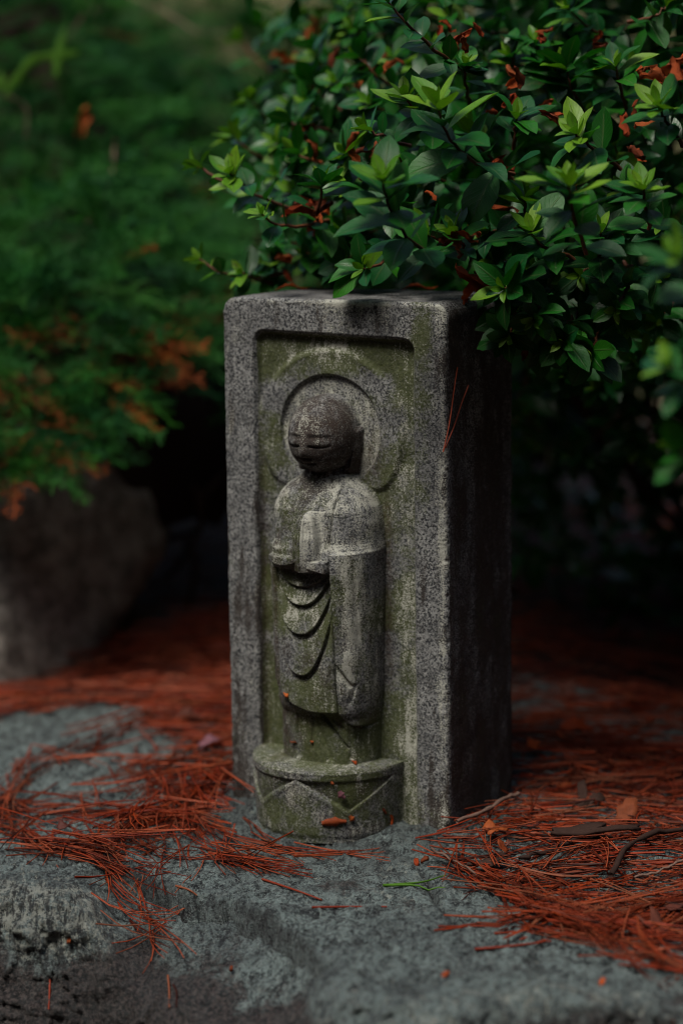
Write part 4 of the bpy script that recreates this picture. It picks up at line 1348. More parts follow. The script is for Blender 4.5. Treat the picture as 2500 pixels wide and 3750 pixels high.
def juniper_sprays():
    # a flat feathery spray: a stem with side shoots of tiny overlapping scale leaves
    def spray(seed):
        rr = np.random.default_rng(seed)
        V, F = [], []
        def blade(p, d, n, l, w):
            s = np.cross(d, n); k = len(V)
            V.extend([p - s * w * 0.5, p + s * w * 0.5, p + d * l + s * w * 0.18, p + d * l - s * w * 0.18])
            F.append((k, k + 1, k + 2, k + 3))
        n0 = np.array([0, 0, 1.0])
        for i in range(10):
            t = i / 10
            p = np.array([t, 0.03 * math.sin(t * 5), -0.12 * t * t])
            blade(p, unit([1, 0, -0.2 * t]), n0, 0.11, 0.022)
            for sd in (-1, 1):
                a = rr.uniform(0.5, 0.9) * sd
                d = unit([math.cos(a), math.sin(a), rr.uniform(-0.15, 0.3)])
                ln = (0.30 - 0.20 * t) * rr.uniform(0.7, 1.3)
                for q in range(2):
                    blade(p + d * ln * q / 2, unit(d + rr.normal(0, 0.15, 3)), unit(n0 + rr.normal(0, 0.5, 3)), ln / 2 * 1.25, 0.020)
                    d2 = unit(d + np.array([0.6, -0.5 * sd, 0]) + rr.normal(0, 0.2, 3))
                    blade(p + d * ln * (q + 0.5) / 2, d2, unit(n0 + rr.normal(0, 0.6, 3)), ln * 0.5, 0.018)
        return np.array(V), np.array(F)

    S = [spray(i) for i in range(4)]
    rr = np.random.default_rng(77)
    live, dry = Acc(), Acc()

    def surf(x, y):
        # top of the mat: a mound that rises to the back and hangs over the boulder in front
        front = 0.46 + 0.04 * np.sin(x * 7.0 + 0.6) + 0.42 * sm(x, -0.26, 0.05)
        k = np.clip((y - front) / 0.75, 0, 1)
        return 0.275 + (0.48 - 0.15 * float(sm(np.array(x), -0.36, -0.08))) * k ** 0.62 + 0.05 * math.sin(x * 11 + y * 6) + 0.04 * math.sin(y * 13 - x * 5), k

    cnt = 0
    while cnt < 8200:
        x = rr.uniform(-1.15, 0.30); k0 = rr.uniform(0, 1.25)
        front = 0.46 + 0.04 * math.sin(x * 7.0 + 0.6) + 0.42 * float(sm(np.array(x), -0.26, 0.05))
        y = front - 0.03 + 0.78 * k0 ** 1.7
        z, k = surf(np.array(x), np.array(y))
        z = float(z) - rr.uniform(0, 0.09 if k > 0.1 else 0.03)
        nrm = unit([0.25, -0.9 + 0.5 * k, 0.6 + 0.3 * k])
        d = unit(nrm * 0.25 + np.array([rr.normal(0.35, 0.7), -0.35 + rr.normal(0, 0.35), rr.normal(-0.05, 0.35) - 0.15 * (k < 0.15)]))
        V, F = S[cnt % 4]
        sz = rr.uniform(0.050, 0.095)
        Rm = frame_of(d, unit(nrm + rr.normal(0, 0.35, 3))) * sz
        tint = rr.uniform()
        (dry if (rr.uniform() < (0.19 if (z < 0.245 + 0.03 * math.sin(x * 14) or (k < 0.03 and x > -0.34)) else 0.008)) else live).add(V @ Rm.T + np.array([x, y, z]), F, tint)
        cnt += 1
    tag(ob('foliage', live.mesh('foliage', M_JUN, False), JUN), kind='stuff')
    tag(ob('dried_foliage', dry.mesh('dried_foliage', M_JUNDRY, False), JUN), kind='stuff')
    # the woody mound the sprays grow from
    gx, gk = np.meshgrid(np.linspace(-1.2, 0.33, 70), np.linspace(0, 1.3, 50))
    fr_ = 0.46 + 0.04 * np.sin(gx * 7.0 + 0.6) + 0.42 * sm(gx, -0.26, 0.05)
    gy = fr_ + 0.13 + 0.78 * gk ** 1.7
    kk_ = np.clip((gy - fr_) / 0.75, 0, 1)
    gz_ = 0.16 + (0.50 - 0.15 * sm(gx, -0.36, -0.08)) * kk_ ** 0.62 + 0.05 * np.sin(gx * 11 + gy * 6) + 0.04 * np.sin(gy * 13 - gx * 5)
    gz_ = np.where(gk < 0.02, 0.12, gz_)
    G = np.stack([gx, gy, gz_], -1).reshape(-1, 3)
    G[:, 2] += fbm(G, 14, 3, 201) * 0.03
    ob('branch_mass', mk('branch_mass', G, grid_faces(50, 70), M_BARK, True, {'tint': np.zeros(len(G))}), JUN)
    # bare woody runners showing through
    for k in range(44):
        x = rr.uniform(-0.55, 0.05); y = rr.uniform(0.50, 1.4) + 0.3 * max(0, x + 0.25)
        z, kk = surf(np.array(x), np.array(y))
        p = np.array([x, y, float(z) + 0.012])
        d = unit([rr.normal(0.4, 0.5), -0.4, rr.normal(-0.55, 0.4)])
        P = bez([p, p + d * 0.05 + rr.normal(0, 0.008, 3), p + d * 0.11 + rr.normal(0, 0.012, 3)], 8)
        V, F = tube(P, np.linspace(0.0022, 0.0010, 8), 5)
        ob('branch', mk('branch', V, F, M_BARK if k % 3 else M_TWIG, True, {'tint': np.full(len(V), 0.3)}), JUN)
    # twisted stems going down beside the boulder
    for pts in ([(470, 1560, 2.55), (640, 1760, 2.5), (735, 1830, 2.5), (700, 2000, 2.5), (600, 2120, 2.5)], [(735, 1830, 2.5), (800, 1760, 2.52), (860, 1700, 2.6)],
                [(560, 1400, 2.6), (590, 1600, 2.58), (640, 1760, 2.55)], [(500, 1950, 2.52), (620, 1970, 2.5), (740, 1930, 2.5)], [(690, 1990, 2.5), (720, 2100, 2.5), (680, 2250, 2.5)]):
        P = bez([at(*p) for p in pts], 16)
        V, F = tube(P + rr.normal(0, 0.0015, P.shape), np.linspace(0.0055, 0.003, 16), 6)
        ob('stem', mk('stem', V, F, M_BARK, True, {'tint': np.full(len(V), 0.6)}), JUN)


juniper_sprays()

# ------------------------------------------------------------------ fallen pine needles
rq = np.random.default_rng(31)


def surface_z(x, y):
    """top of whatever lies at x, y: ledge or soil"""
    zr = float(rock_top(np.array([x]), np.array([y]))[0])
    if y < edge_y(x) + 0.004:
        zr -= 0.9 * (edge_y(x) + 0.004 - y)
    return max(zr, float(ground_z(np.array([x]), np.array([y]))[0]))


def needle_curve(p, ang, L, curve, lift, tilt, n=6):
    t = np.linspace(0, 1, n)
    a = ang + curve * (t - 0.2)
    x = p[0] + np.concatenate([[0], np.cumsum(np.cos(a[:-1]))]) * L / (n - 1)
    y = p[1] + np.concatenate([[0], np.cumsum(np.sin(a[:-1]))]) * L / (n - 1)
    P = np.stack([x, y, np.zeros(n)], 1)
    zs = np.maximum(rock_top(x, y) - 0.9 * np.clip(edge_y(x) + 0.004 - y, 0, 1), ground_z(x, y))
    zs = 0.5 * zs + 0.5 * zs.mean() if n > 3 else zs
    P[:, 2] = np.maximum(zs, 0.5 * zs + 0.5 * zs.mean()) + lift + tilt * (t - 0.3) * L
    return P


def hits_marker(x, y):
    q = (np.array([x, y, BL[2]]) - BL) * 1000
    u_, h_ = q @ EU, q @ EN
    return (-3 < u_ < BW + 3 and -BD - 2 < h_ < 2) or (h_ >= 0 and (u_ - 90.5) ** 2 + (h_ + 11) ** 2 < 66 ** 2)


def add_pair(acc, p, ang, L, lift, rad=0.0007, n=6, sides=3):
    """two needles joined in their sheath"""
    c = rq.normal(0, 0.35)
    tint = rq.uniform()
    tilt = rq.normal(0.0, 0.06)
    for sgn in (-1, 1):
        if sgn == 1 and rq.uniform() < 0.25: continue
        P = needle_curve(p, ang + sgn * rq.uniform(0.01, 0.07), L * rq.uniform(0.9, 1.05), c + sgn * rq.uniform(0.0, 0.15), lift, tilt, n)
        if any(hits_marker(*q[:2]) for q in P[::2]): continue
        V, F = tube(P, np.linspace(rad, rad * 0.55, n), sides)
        acc.add(V, F, tint + rq.uniform(-0.05, 0.05))


def strand(acc, pts, width, count, spread=0.25, L=(0.055, 0.095), along=True, layers=0.007, rad=0.0007):
    count = int(count * 0.52); spread = spread * 1.5
    """a drift of needles lying along a line (photo survey points on the ground)"""
    C_ = bez([onz(a, b) for a, b in pts], 60)
    T_ = np.gradient(C_, axis=0)
    for _ in range(count):
        i = int(rq.integers(0, 60))
        p = C_[i]
        t = unit(T_[i]); nrm = np.array([-t[1], t[0], 0])
        x, y = (p + nrm * rq.normal(0, width))[:2]
        ang = math.atan2(t[1], t[0]) + rq.normal(0, spread)
        if rq.uniform() < 0.12: ang += rq.normal(0, 0.9)
        l_ = rq.uniform(*L)
        x -= math.cos(ang) * l_ * 0.5; y -= math.sin(ang) * l_ * 0.5
        add_pair(acc, (x, y), ang, l_, 0.0009 + abs(rq.normal(0, layers)), rad)


def inside_poly(x, y, poly):
    c = False
    j = len(poly) - 1
    for i in range(len(poly)):
        if (poly[i][1] > y) != (poly[j][1] > y) and x < (poly[j][0] - poly[i][0]) * (y - poly[i][1]) / (poly[j][1] - poly[i][1]) + poly[i][0]:
            c = not c
        j = i
    return c


def carpet(acc, poly, count, ang0=0.0, spread=0.6, L=(0.05, 0.085), layers=0.010, rad=0.00075, n=5):
    count = int(count * 0.60)
    lo, hi = np.min(poly, 0), np.max(poly, 0)
    k = 0
    tries = 0
    while k < count and tries < count * 30:
        tries += 1
        x = rq.uniform(lo[0], hi[0]); y = rq.uniform(lo[1], hi[1])
        if not inside_poly(x, y, poly): continue
        k += 1
        ang = ang0 + rq.normal(0, spread) + (math.pi if rq.uniform() < 0.5 else 0)
        l_ = rq.uniform(*L)
        add_pair(acc, (x - math.cos(ang) * l_ / 2, y - math.sin(ang) * l_ / 2), ang, l_, 0.001 + rq.uniform(0, layers), rad, n)


# left drift: carpet from the boulder, a loop on the bare rock and tongues running to the front
acc = Acc()
gp = lambda *pts: [onz(a, b)[:2] for a, b in pts]
carpet(acc, gp((-500, 2560), (0, 2490), (330, 2440), (600, 2390), (980, 2260), (980, 2700), (840, 2890), (760, 2780), (640, 2700), (480, 2610), (200, 2590), (-100, 2620), (-500, 2680)), 1500, 0.1, 0.45, layers=0.012)
strand(acc, [(620, 2640), (430, 2700), (250, 2770), (90, 2840), (20, 2930)], 0.006, 90, 0.20)
strand(acc, [(20, 2900), (60, 2990), (180, 3050), (330, 3080), (450, 3110)], 0.009, 150, 0.2)
strand(acc, [(300, 3060), (430, 3110), (520, 3180), (600, 3240)], 0.006, 50, 0.15)
strand(acc, [(80, 2900), (300, 2930), (520, 2970), (660, 2950)], 0.010, 80, 0.3)
strand(acc, [(850, 2800), (720, 2860), (600, 2930), (480, 3000), (420, 3050)], 0.015, 190, 0.35)
strand(acc, [(850, 2720), (720, 2780), (560, 2830), (450, 2890)], 0.016, 130, 0.4)
strand(acc, [(600, 2880), (690, 2960), (760, 3030), (860, 3100), (960, 3140)], 0.007, 110, 0.16)
strand(acc, [(840, 2860), (760, 2900), (660, 2960)], 0.012, 120, 0.5)
strand(acc, [(500, 3010), (560, 3090), (580, 3150)], 0.005, 26, 0.25)
strand(acc, [(690, 2990), (700, 3080), (700, 3140)], 0.004, 14, 0.2)
strand(acc, [(850, 2900), (905, 2950), (960, 3010), (1010, 3045)], 0.003, 16, 0.12)
strand(acc, [(960, 3040), (1060, 3062), (1200, 3080), (1300, 3075)], 0.0022, 22, 0.10, layers=0.002)
o = ob('needle_drift', acc.mesh('needle_drift', M_NEEDLE))
tag(o, 'drift of rusty red pine needles looping over the left of the rock slab', 'pine needles', None, 'stuff')

# right drift
acc = Acc()
carpet(acc, gp((1700, 3040), (1880, 2860), (2000, 2760), (2620, 2700), (2800, 3500), (2520, 3470), (2330, 3390), (2150, 3330), (1990, 3250), (1820, 3160), (1760, 3110)), 1050, 0.15, 0.65, layers=0.012)
strand(acc, [(1640, 3110), (1740, 3150), (1830, 3200), (1960, 3270)], 0.007, 70, 0.25)
strand(acc, [(1800, 3180), (1980, 3290), (2150, 3360), (2350, 3420), (2560, 3540)], 0.011, 190, 0.3)
strand(acc, [(1650, 3030), (1740, 2970), (1850, 2900), (1900, 2850)], 0.008, 70, 0.4)
strand(acc, [(1950, 3330), (2250, 3300), (2560, 3260)], 0.010, 90, 0.3)
strand(acc, [(1720, 3330), (1900, 3330), (2080, 3340)], 0.003, 12, 0.15)
o = ob('needle_drift', acc.mesh('needle_drift', M_NEEDLE))
tag(o, 'tangle of red pine needles right of the marker on the rock slab', 'pine needles', None, 'stuff')

# needles on the soil further back
acc = Acc()
carpet(acc, [(-0.75, 0.25), (-0.2, 0.30), (-0.05, 0.10), (-0.02, 1.2), (-0.8, 1.1)], 1200, 0.1, 0.5, layers=0.014, rad=0.0009, n=4)
carpet(acc, [(0.10, 0.12), (0.75, 0.0), (0.95, 1.3), (0.0, 1.4)], 2000, 0.1, 0.8, layers=0.014, rad=0.0009, n=4)
carpet(acc, [(0.06, 0.10), (0.20, 0.06), (0.60, -0.02), (0.70, 0.62), (-0.02, 0.60)], 1500, 0.1, 0.8, layers=0.012, rad=0.0008, n=4)
o = ob('needle_litter', acc.mesh('needle_litter', M_NEEDLE))
tag(o, 'reddish needle litter on the soil behind the marker and under the bushes', 'pine needles', None, 'stuff')

# single needles that lie apart
SINGLE = [((960, 3225), (1090, 3268), (1180, 3302), 'thin dark needle curving down the slab toward the split'),
          ((650, 3245), (690, 3262), (725, 3278), 'short needle bit at the upper end of the split in the slab'),
          ((1145, 3328), (1260, 3326), (1415, 3326), 'straight pale red needle lying across the slab before the pedestal'),
          ((1735, 3482), (1870, 3470), (2015, 3452), 'red needle lying alone near the front right edge of the slab')]
for a, b_, c_, lab in SINGLE:
    P = bez([onz(*a), onz(*b_), onz(*c_)], 9)
    P = bez([on_ledge(*a), on_ledge(*b_), on_ledge(*c_)], 9)
    V, F = tube(P, np.linspace(0.0010, 0.0006, 9), 5)
    tag(ob('pine_needle', mk('pine_needle', V, F, M_NEEDLE, True, {'tint': np.full(len(V), 0.1)})), lab, 'pine needle', 'single pine needles lying apart')

for pts, lab in (([(189, 3583), (187, 3640), (184, 3696)], 'red needle hanging upright on the dark face at the left corner of the slab'),
                 ([(618, 3578), (624, 3630), (626, 3690)], 'thicker of two red needles hanging on the dark slab face'),
                 ([(636, 3612), (650, 3640), (652, 3690)], 'thinner bent one of two red needles hanging on the dark slab face')):
    P = bez([on_ledge(*p) for p in pts], 8)
    V, F = tube(P, np.linspace(0.0009, 0.0006, 8), 5)
    tag(ob('pine_needle', mk('pine_needle', V, F, M_NEEDLE, True, {'tint': np.full(len(V), 0.1)})), lab, 'pine needle', 'single pine needles lying apart')


def on_side(px, py, lift=0.0012):
    """point on the marker's right hand side face"""
    d = ray(px, py)
    o_ = bp(BW + lift * 1000, 0, 0)
    return CAM + d * (((o_ - CAM) @ EU) / (d @ EU))


for pts, lab in (([(1674, 1345), (1660, 1440), (1645, 1550), (1622, 1655)], 'longer straight red needle stuck upright on the marker side'),
                 ([(1714, 1412), (1688, 1480), (1662, 1560), (1630, 1640)], 'bent red needle leaning away from the straight one on the marker side')):
    P = bez([on_side(*p) for p in pts], 10)
    V, F = tube(P, np.linspace(0.00045, 0.0006, 10), 5)
    tag(ob('pine_needle', mk('pine_needle', V, F, M_STUCK, True, {'tint': np.full(len(V), 0.0)})), lab, 'pine needle', 'needles stuck to the marker')
# green needle pair
gr = Acc()
for pts in ([(1402, 3199), (1500, 3190), (1570, 3176), (1632, 3160)], [(1402, 3200), (1490, 3196), (1580, 3199), (1672, 3204)]):
    P = bez([onz(*p) for p in pts], 9)
    P[:, 2] = [surface_z(*q[:2]) + 0.0016 for q in P]
    V, F = tube(P, np.linspace(0.0011, 0.0004, 9), 5)
    gr.add(V, F, 0.3)
tag(ob('green_needle', gr.mesh('green_needle', M_GREEN)), 'fresh green forked pine needle lying on the slab before the marker', 'pine needle')

# ------------------------------------------------------------------ twigs, bark and fallen leaves
def rod(name, pts, r0, r1, mat, label, cat, lift=0.004, n=14, knots=0.0016, group=None):
    P = bez([onz(*p) for p in pts], n)
    P[:, 2] = [surface_z(*q[:2]) for q in P]
    P[:, 2] = P[:, 2].max() * 0.5 + P[:, 2] * 0.5 + lift
    P += rq.normal(0, min(knots, r0 * 0.45), P.shape)
    V, F = tube(P, np.linspace(r0, r1, n) * (1 + 0.15 * rq.normal(size=n)), 7)
    return tag(ob(name, mk(name, V, F, mat, True, {'tint': np.full(len(V), 0.2)})), label, cat, group)


rod('dry_twig', [(1675, 3072), (1770, 3040), (1850, 2990), (1902, 2974)], 0.0014, 0.0019, M_TWIG, 'pale bare twig lying slantwise at the marker right base', 'twig', 0.016)
rod('dry_twig', [(1580, 3102), (1640, 3130), (1700, 3160), (1740, 3190)], 0.0011, 0.0008, M_TWIG, 'thin buff stalk at the left tip of the right needle tangle', 'twig', 0.009)
rod('dark_stick', [(1900, 3140), (2010, 3130), (2120, 3095), (2240, 3085)], 0.0021, 0.0016, M_BARK, 'dark brown stick lying among the needles right of the marker', 'stick', 0.008)
rod('dark_stick', [(2235, 3225), (2310, 3140), (2420, 3095), (2560, 3070)], 0.0022, 0.0018, M_BARK, 'thicker dark bent stick at the right edge of the needle tangle', 'stick', 0.012)
rod('dry_twig', [(2320, 3230), (2420, 3215), (2500, 3190)], 0.0010, 0.0008, M_TWIG, 'fine buff twig crossing the dark bent stick', 'twig', 0.014)


def flake(name, px, py, w, l, ang, mat, label, cat, lift=0.006, tilt=(0.1, 0.1), seed=0, lobes=0, thick=0.0012, group=None, pos=None):
    """a ragged leaf or bark chip with its own thickness"""
    rr = np.random.default_rng(seed)
    n = 18
    a = np.linspace(0, 2 * math.pi, n, endpoint=False)
    r = 1 + (0.30 if mat is M_BARK else 0.16) * rr.normal(size=n)
    if lobes: r = r * (1 + 0.42 * np.cos(lobes * a))
    X, Y = np.cos(a) * r * l / 2, np.sin(a) * r * w / 2
    rings = [0.0, 0.5, 1.0]
    V, F = [], []
    ca, sa = math.cos(ang), math.sin(ang)
    for sgn in (1, -1):
        for k in (0.02, 0.5, 1.0):
            x, y = X * k, Y * k
            z = 0.18 * w * np.sin(x / l * 5 + seed) + 0.25 * w * (y / w) ** 2 * 4 * 0.5 + tilt[0] * x + tilt[1] * y + sgn * thick / 2 + rr.normal(0, 0.02 * w, n) * (k > 0.4) * 0.5
            V.append(np.stack([x * ca - y * sa, x * sa + y * ca, z], 1))
    V = np.concatenate(V)
    def band(a0, b0, flip):
        for i in range(n):
            j = (i + 1) % n
            f = (a0 + i, b0 + i, b0 + j, a0 + j)
            F.append(f if not flip else f[::-1])
    band(0, n, False); band(n, 2 * n, False); band(3 * n, 4 * n, True); band(4 * n, 5 * n, True); band(2 * n, 5 * n, False)
    p = onz(px, py) if pos is None else np.array(pos)
    if pos is None: p[2] = surface_z(p[0], p[1]) + lift
    V = V + p
    return tag(ob(name, mk(name, V, np.array(F), mat, False, {'tint': np.full(len(V), 0.25 * (seed % 4))})), label, cat, group)


LV = [(1810, 3075, 24, 42, 0.4, M_DEAD, 'curled orange leaf on the needles by the pale twig', 3),
      (1870, 3105, 18, 30, 1.0, M_LITTER, 'small ragged purplish leaf scrap beside the curled orange leaf', 0),
      (1930, 3055, 16, 46, 0.5, M_LITTER, 'narrow dull red leaf pointing up right from the needle tangle', 5),
      (1840, 3112, 20, 22, 2.0, M_DEAD, 'tiny bright orange leaf bit in the needles', 0),
      (2140, 2960, 34, 44, 0.2, M_BARK, 'dark grey dead leaf standing in the shade right of the marker', 4),
      (1950, 2800, 26, 44, 1.4, M_DEAD, 'upright orange leaf at the foot of the marker back corner', 0),
      (2110, 2700, 36, 60, 0.1, M_DEAD, 'curved reddish leaf in the shade behind the needle tangle', 0),
      (2060, 2770, 24, 40, 0.8, M_DEAD, 'orange leaf scrap left of the curved reddish leaf in shade', 0),
      (2330, 2600, 34, 50, 0.5, M_DEAD, 'orange dead leaf deep in the shade at the right', 0),
      (2070, 2560, 30, 36, 0.3, M_LITTER, 'pale brown leaf on the dark soil behind the curved leaf', 0),
      (2400, 3360, 46, 80, 0.5, M_LITTER, 'large lobed maroon leaf on the needles at the right edge', 5),
      (2480, 3290, 30, 60, 0.9, M_LITTER, 'second maroon leaf behind the large lobed one at the right edge', 0),
      (235, 3045, 22, 26, 0.6, M_LITTER, 'small round maroon leaf in the left needle loop', 0),
      (700, 2680, 30, 44, 0.2, M_LITTER, 'blurred mauve leaf on the needles left of the marker', 0),
      (2290, 3000, 24, 50, 0.3, M_DEAD, 'flat orange leaf on the needles at the far right', 0),
      (2060, 2900, 22, 36, 0.7, M_DEAD, 'small orange leaf between the marker and the grey dead leaf', 0)]
for i, (px, py, w_, l_, an, mt, lab, lob) in enumerate(LV):
    t = screen(onz(px, py))[2]
    flake('fallen_leaf', px, py, w_ * 1.8 / FPX * t, l_ * 1.9 / FPX * t, an, mt, lab, 'fallen leaf', 0.018 if px == 235 else (0.010 if py > 2850 else 0.012), (rq.normal(0, .35), rq.normal(0.5, .3)), i + 2, lob, 0.0007, 'fallen leaves')
flake('bark_chip', 1805, 3140, 0.009, 0.028, 0.25, M_BARK, 'grey brown bark splinter at the left end of the dark stick', 'bark', 0.010, (0.15, 0.3), 5, 0, 0.002)
flake('bark_chip', 2160, 3095, 0.008, 0.052, 0.05, M_BARK, 'long flat dark bark flake over the needles', 'bark', 0.016, (0.05, 0.35), 6, 0, 0.0025)
flake('petal', 770, 2765, 0.015, 0.021, 0.3, M_PINK, 'faded pink petal on the needles beside the marker left edge', 'petal', 0.010, (0.05, 0.12), 1, 0, 0.0006)


def on_drum(px, py, out=0.8):
    """point on the pedestal's curved front"""
    d = ray(px, py)
    best = None
    for t in np.linspace(1.6, 1.9, 1500):
        q = (CAM + d * t - BL) * 1000
        if (q @ EU - 90.5) ** 2 + (q @ EN - FLOOR) ** 2 < (63.5 - 0.045 * (47 - q @ EV) + out) ** 2: return CAM + d * t, unit(EU * (q @ EU - 90.5) + EN * (q @ EN - FLOOR))
    return CAM + d * 1.75, EN


def scrap(pts, label, mat=M_DEAD, width=0.004, tint=0.6, name='leaf_scrap'):
    """a strip of dead leaf stuck on the curved stone"""
    Q = [on_drum(*p) for p in pts]
    P = bez([q[0] for q in Q], 9); nn = Q[len(Q) // 2][1]
    t = np.linspace(0, 1, 9)
    wd = width * (0.35 + 0.65 * np.sin(math.pi * np.clip(t * 0.9 + 0.08, 0, 1))) * (1 + 0.15 * rq.normal(size=9))
    T_ = np.gradient(P, axis=0); T_ /= np.linalg.norm(T_, axis=1)[:, None]
    S_ = np.cross(T_, nn)
    V = np.concatenate([P + S_ * wd[:, None] / 2 + nn * 0.0004, P + nn * 0.0014, P - S_ * wd[:, None] / 2 + nn * 0.0004,
                        P + S_ * wd[:, None] / 2 - nn * 0.0004, P - nn * 0.0002, P - S_ * wd[:, None] / 2 - nn * 0.0004])
    F = []
    for i in range(8):
        for k in range(2):
            a = k * 9 + i
            F.append((a, a + 1, a + 10, a + 9)); F.append((a + 27, a + 36, a + 37, a + 28))
        F.append((i, i + 27, i + 28, i + 1)); F.append((18 + i, 19 + i, 46 + i, 45 + i))
    tag(ob(name, mk(name, V, np.array(F), mat, False, {'tint': np.full(len(V), tint)})), label, 'leaf scrap', 'leaf scraps on the pedestal')


scrap([(1178, 3016), (1215, 3010), (1268, 3008)], 'widest rust red leaf scrap low on the pedestal', width=0.006, tint=0.1)
scrap([(1242, 2898), (1250, 2912), (1262, 2922)], 'pinkish red flake in the carved petal groove of the pedestal', M_PINK, 0.005, 0.5)
scrap([(1280, 2988), (1288, 2998), (1295, 3004)], 'small dark red scrap right of the widest scrap', width=0.004, tint=0.5)
scrap([(1430, 2985), (1436, 3000), (1432, 3020)], 'forked dark scrap at the right foot of the pedestal', width=0.0025, tint=0.5)
scrap([(1212, 2862), (1216, 2868), (1222, 2872)], 'tiny orange speck high on the pedestal front', width=0.0022, tint=0.8)
scrap([(1402, 2960), (1408, 2972), (1414, 2980)], 'slim red scrap on the pedestal right flank', width=0.0022, tint=0.2)


def crumb(px, py, off, size, label, tint=0.6):
    """a bit of debris on the pedestal's ledge or in the robe folds"""
    d = ray(px, py)
    ts = np.linspace(1.6, 1.95, 3000)
    q = (CAM + d[None] * ts[:, None] - BL) * 1000
    u_, v_, h_ = q @ EU, q @ EV, q @ EN
    hit = (u_ > 28) & (u_ < 168) & (h_ <= relief(u_[None], v_[None])[0][0] + 0.3)
    t = ts[int(np.argmax(hit))]
    p = CAM + d * (t - 0.0006)
    flake('leaf_crumb', 0, 0, size * 0.6, size, rq.uniform(0, 3), M_DEAD, label, 'leaf crumb', 0, (0.2, 0.2), int(tint * 10), 0, 0.0012, 'crumbs on the carving', p)


crumb(1298, 2792, 0, 0.0055, 'red crumb on the pedestal top right of the foot', 0.2)
crumb(1142, 2717, 0, 0.0035, 'round orange crumb on the underskirt', 0.9)
crumb(1074, 2718, 0, 0.0040, 'dull red crumb left of the orange one on the underskirt', 0.3)
crumb(1048, 2545, 0, 0.0060, 'red crumb lodged at the hem of the left sleeve', 0.2)
for px, py, sz, lab in ((1525, 3118, 0.006, 'red seed husk nearest the marker front corner'), (1555, 3108, 0.006, 'second red seed husk right of the first by the marker'), (845, 3318, 0.0035, 'red crumb in front of the slab split'),
                        (1630, 3505, 0.005, 'red crumb near the front edge of the slab'), (2205, 3560, 0.005, 'dark red crumb at the front right of the slab'), (250, 3258, 0.004, 'dark crumb on the pale left shoulder of the slab')):
    flake('leaf_crumb', px, py, sz * 0.6, sz, rq.uniform(0, 3), M_DEAD, lab, 'leaf crumb', 0.002, (0.3, 0.2), int(px % 7), 0, 0.0025, 'crumbs on the slab')
# a dead leaf on the marker's top and one on the juniper
for px, py, lab in ((1080, 1052, 'flat rusty leaf lying on the left of the marker top'), (1540, 1052, 'small rusty leaf on the marker top under the bush')):
    d = ray(px, py); o_ = bp(0, BH + 2.0, 0)
    p = CAM + d * (((o_ - CAM) @ EV) / (d @ EV))
    flake('fallen_leaf', 0, 0, 0.012, 0.022, 0.2, M_DEAD, lab, 'fallen leaf', 0, (0.05, 0.05), 3, 0, 0.0008, 'leaves on the marker top', p)
d = unit([0.3, -0.3, 0.9])
lf = place('fallen_leaf', DEAD[2][0].copy(), at(290, 505, 2.46), d, [0.2, -1, 0.2], 0.044, None)
tag(lf, 'dry salmon coloured leaf caught upright on the juniper', 'fallen leaf')

# bright grass blades rising through the juniper
gt = empty('grass_tuft', tuple(at(140, 420, 2.50)))
tag(gt, 'bright green grass blades growing through the juniper at upper left', 'grass tuft')
for pts in ([(205, 280), (215, 190), (245, 90)], [(190, 205), (110, 225), (40, 330)], [(290, 195), (200, 205), (110, 210)], [(20, 350), (60, 290), (100, 245)], [(-10, 330), (5, 300), (8, 260)]):
    P = bez([at(a, b_, 2.46) for a, b_ in pts], 9)
    t = np.linspace(0, 1, 9); wd = 0.0050 * np.sin(math.pi * (0.12 + 0.86 * t))
    S_ = np.cross(unit(P[-1] - P[0]), unit(CAM - P[4]))
    V = np.concatenate([P - S_ * wd[:, None], P + np.array([0, -0.001, -0.0012]), P + S_ * wd[:, None]])
    F = [(i, i + 1, 10 + i, 9 + i) for i in range(8)] + [(9 + i, 10 + i, 19 + i, 18 + i) for i in range(8)]
    ob('blade', mk('blade', V, np.array(F), M_GREEN, True, {'tint': np.full(len(V), 0.4)}), gt)

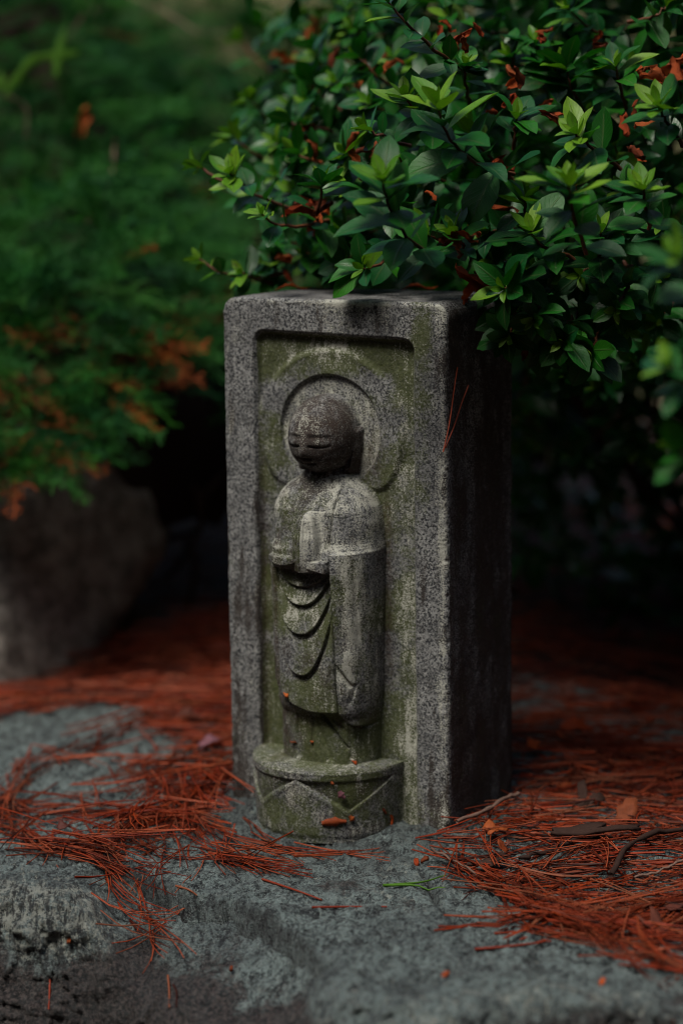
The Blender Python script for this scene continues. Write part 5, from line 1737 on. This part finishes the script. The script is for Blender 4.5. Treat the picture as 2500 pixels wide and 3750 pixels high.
# ------------------------------------------------------------------ hedges added out of view to close off the low sky
def hedge(name, x0, y0, x1, y1, depth, height, label, seed):
    rr = np.random.default_rng(seed)
    a, b_ = np.array([x0, y0]), np.array([x1, y1])
    L = np.linalg.norm(b_ - a); t = (b_ - a) / L; n_ = np.array([-t[1], t[0]])
    root = empty(name, ((x0 + x1) / 2, (y0 + y1) / 2, -0.4))
    tag(root, label, 'hedge')
    # clipped woody body
    m = int(L / 0.12) + 2; k = 26
    prof = []
    for q in np.linspace(0, 1, k):
        if q < 0.42: prof.append((-depth / 2, height * q / 0.42))
        elif q < 0.58: prof.append((-depth / 2 + depth * (q - 0.42) / 0.16, height))
        else: prof.append((depth / 2, height * (1 - (q - 0.58) / 0.42)))
    prof = np.array(prof)
    S = np.linspace(0, L, m)
    V = np.stack([np.concatenate([[a[0] + t[0] * s + n_[0] * p[0], a[1] + t[1] * s + n_[1] * p[0], p[1] - 0.4] for p in prof]) for s in S]).reshape(-1, 3)
    V = V + np.stack([fbm(V, 2.2, 3, seed), fbm(V, 2.2, 3, seed + 3), fbm(V, 2.2, 3, seed + 5)], 1) * 0.10
    ob('branch_mass', mk('branch_mass', V, grid_faces(m, k), M_BARK, True, {'tint': np.zeros(len(V))}), root)
    acc = Acc()
    q = np.array([[0, 0, 0], [0.5, 0.28, 0.05], [1, 0, 0], [0.5, -0.28, 0.05]])
    idx = rr.integers(0, len(V), 5000)
    for i in idx:
        Rm = frame_of(unit(rr.normal(size=3) + [0, 0, 0.3]), unit(rr.normal(size=3))) * rr.uniform(0.06, 0.11)
        acc.add(q @ Rm.T + V[i] + rr.normal(0, 0.05, 3), np.array([[0, 1, 2, 3]]), rr.uniform())
    tag(ob('foliage', acc.mesh('foliage', M_JUN, False), root), kind='stuff')


hedge('blocker_hedge', -4.5, -4.2, 4.5, -4.2, 0.7, 4.5, 'added unseen hedge behind the camera, blocks low sky light', 1)
hedge('blocker_hedge', 2.6, -3.8, 2.6, 2.6, 0.7, 2.5, 'added unseen hedge on the azalea side, blocks low sky light', 2)
hedge('blocker_hedge', -3.4, -3.8, -3.4, 2.6, 0.7, 3.3, 'added unseen hedge on the juniper side, blocks low sky light', 3)
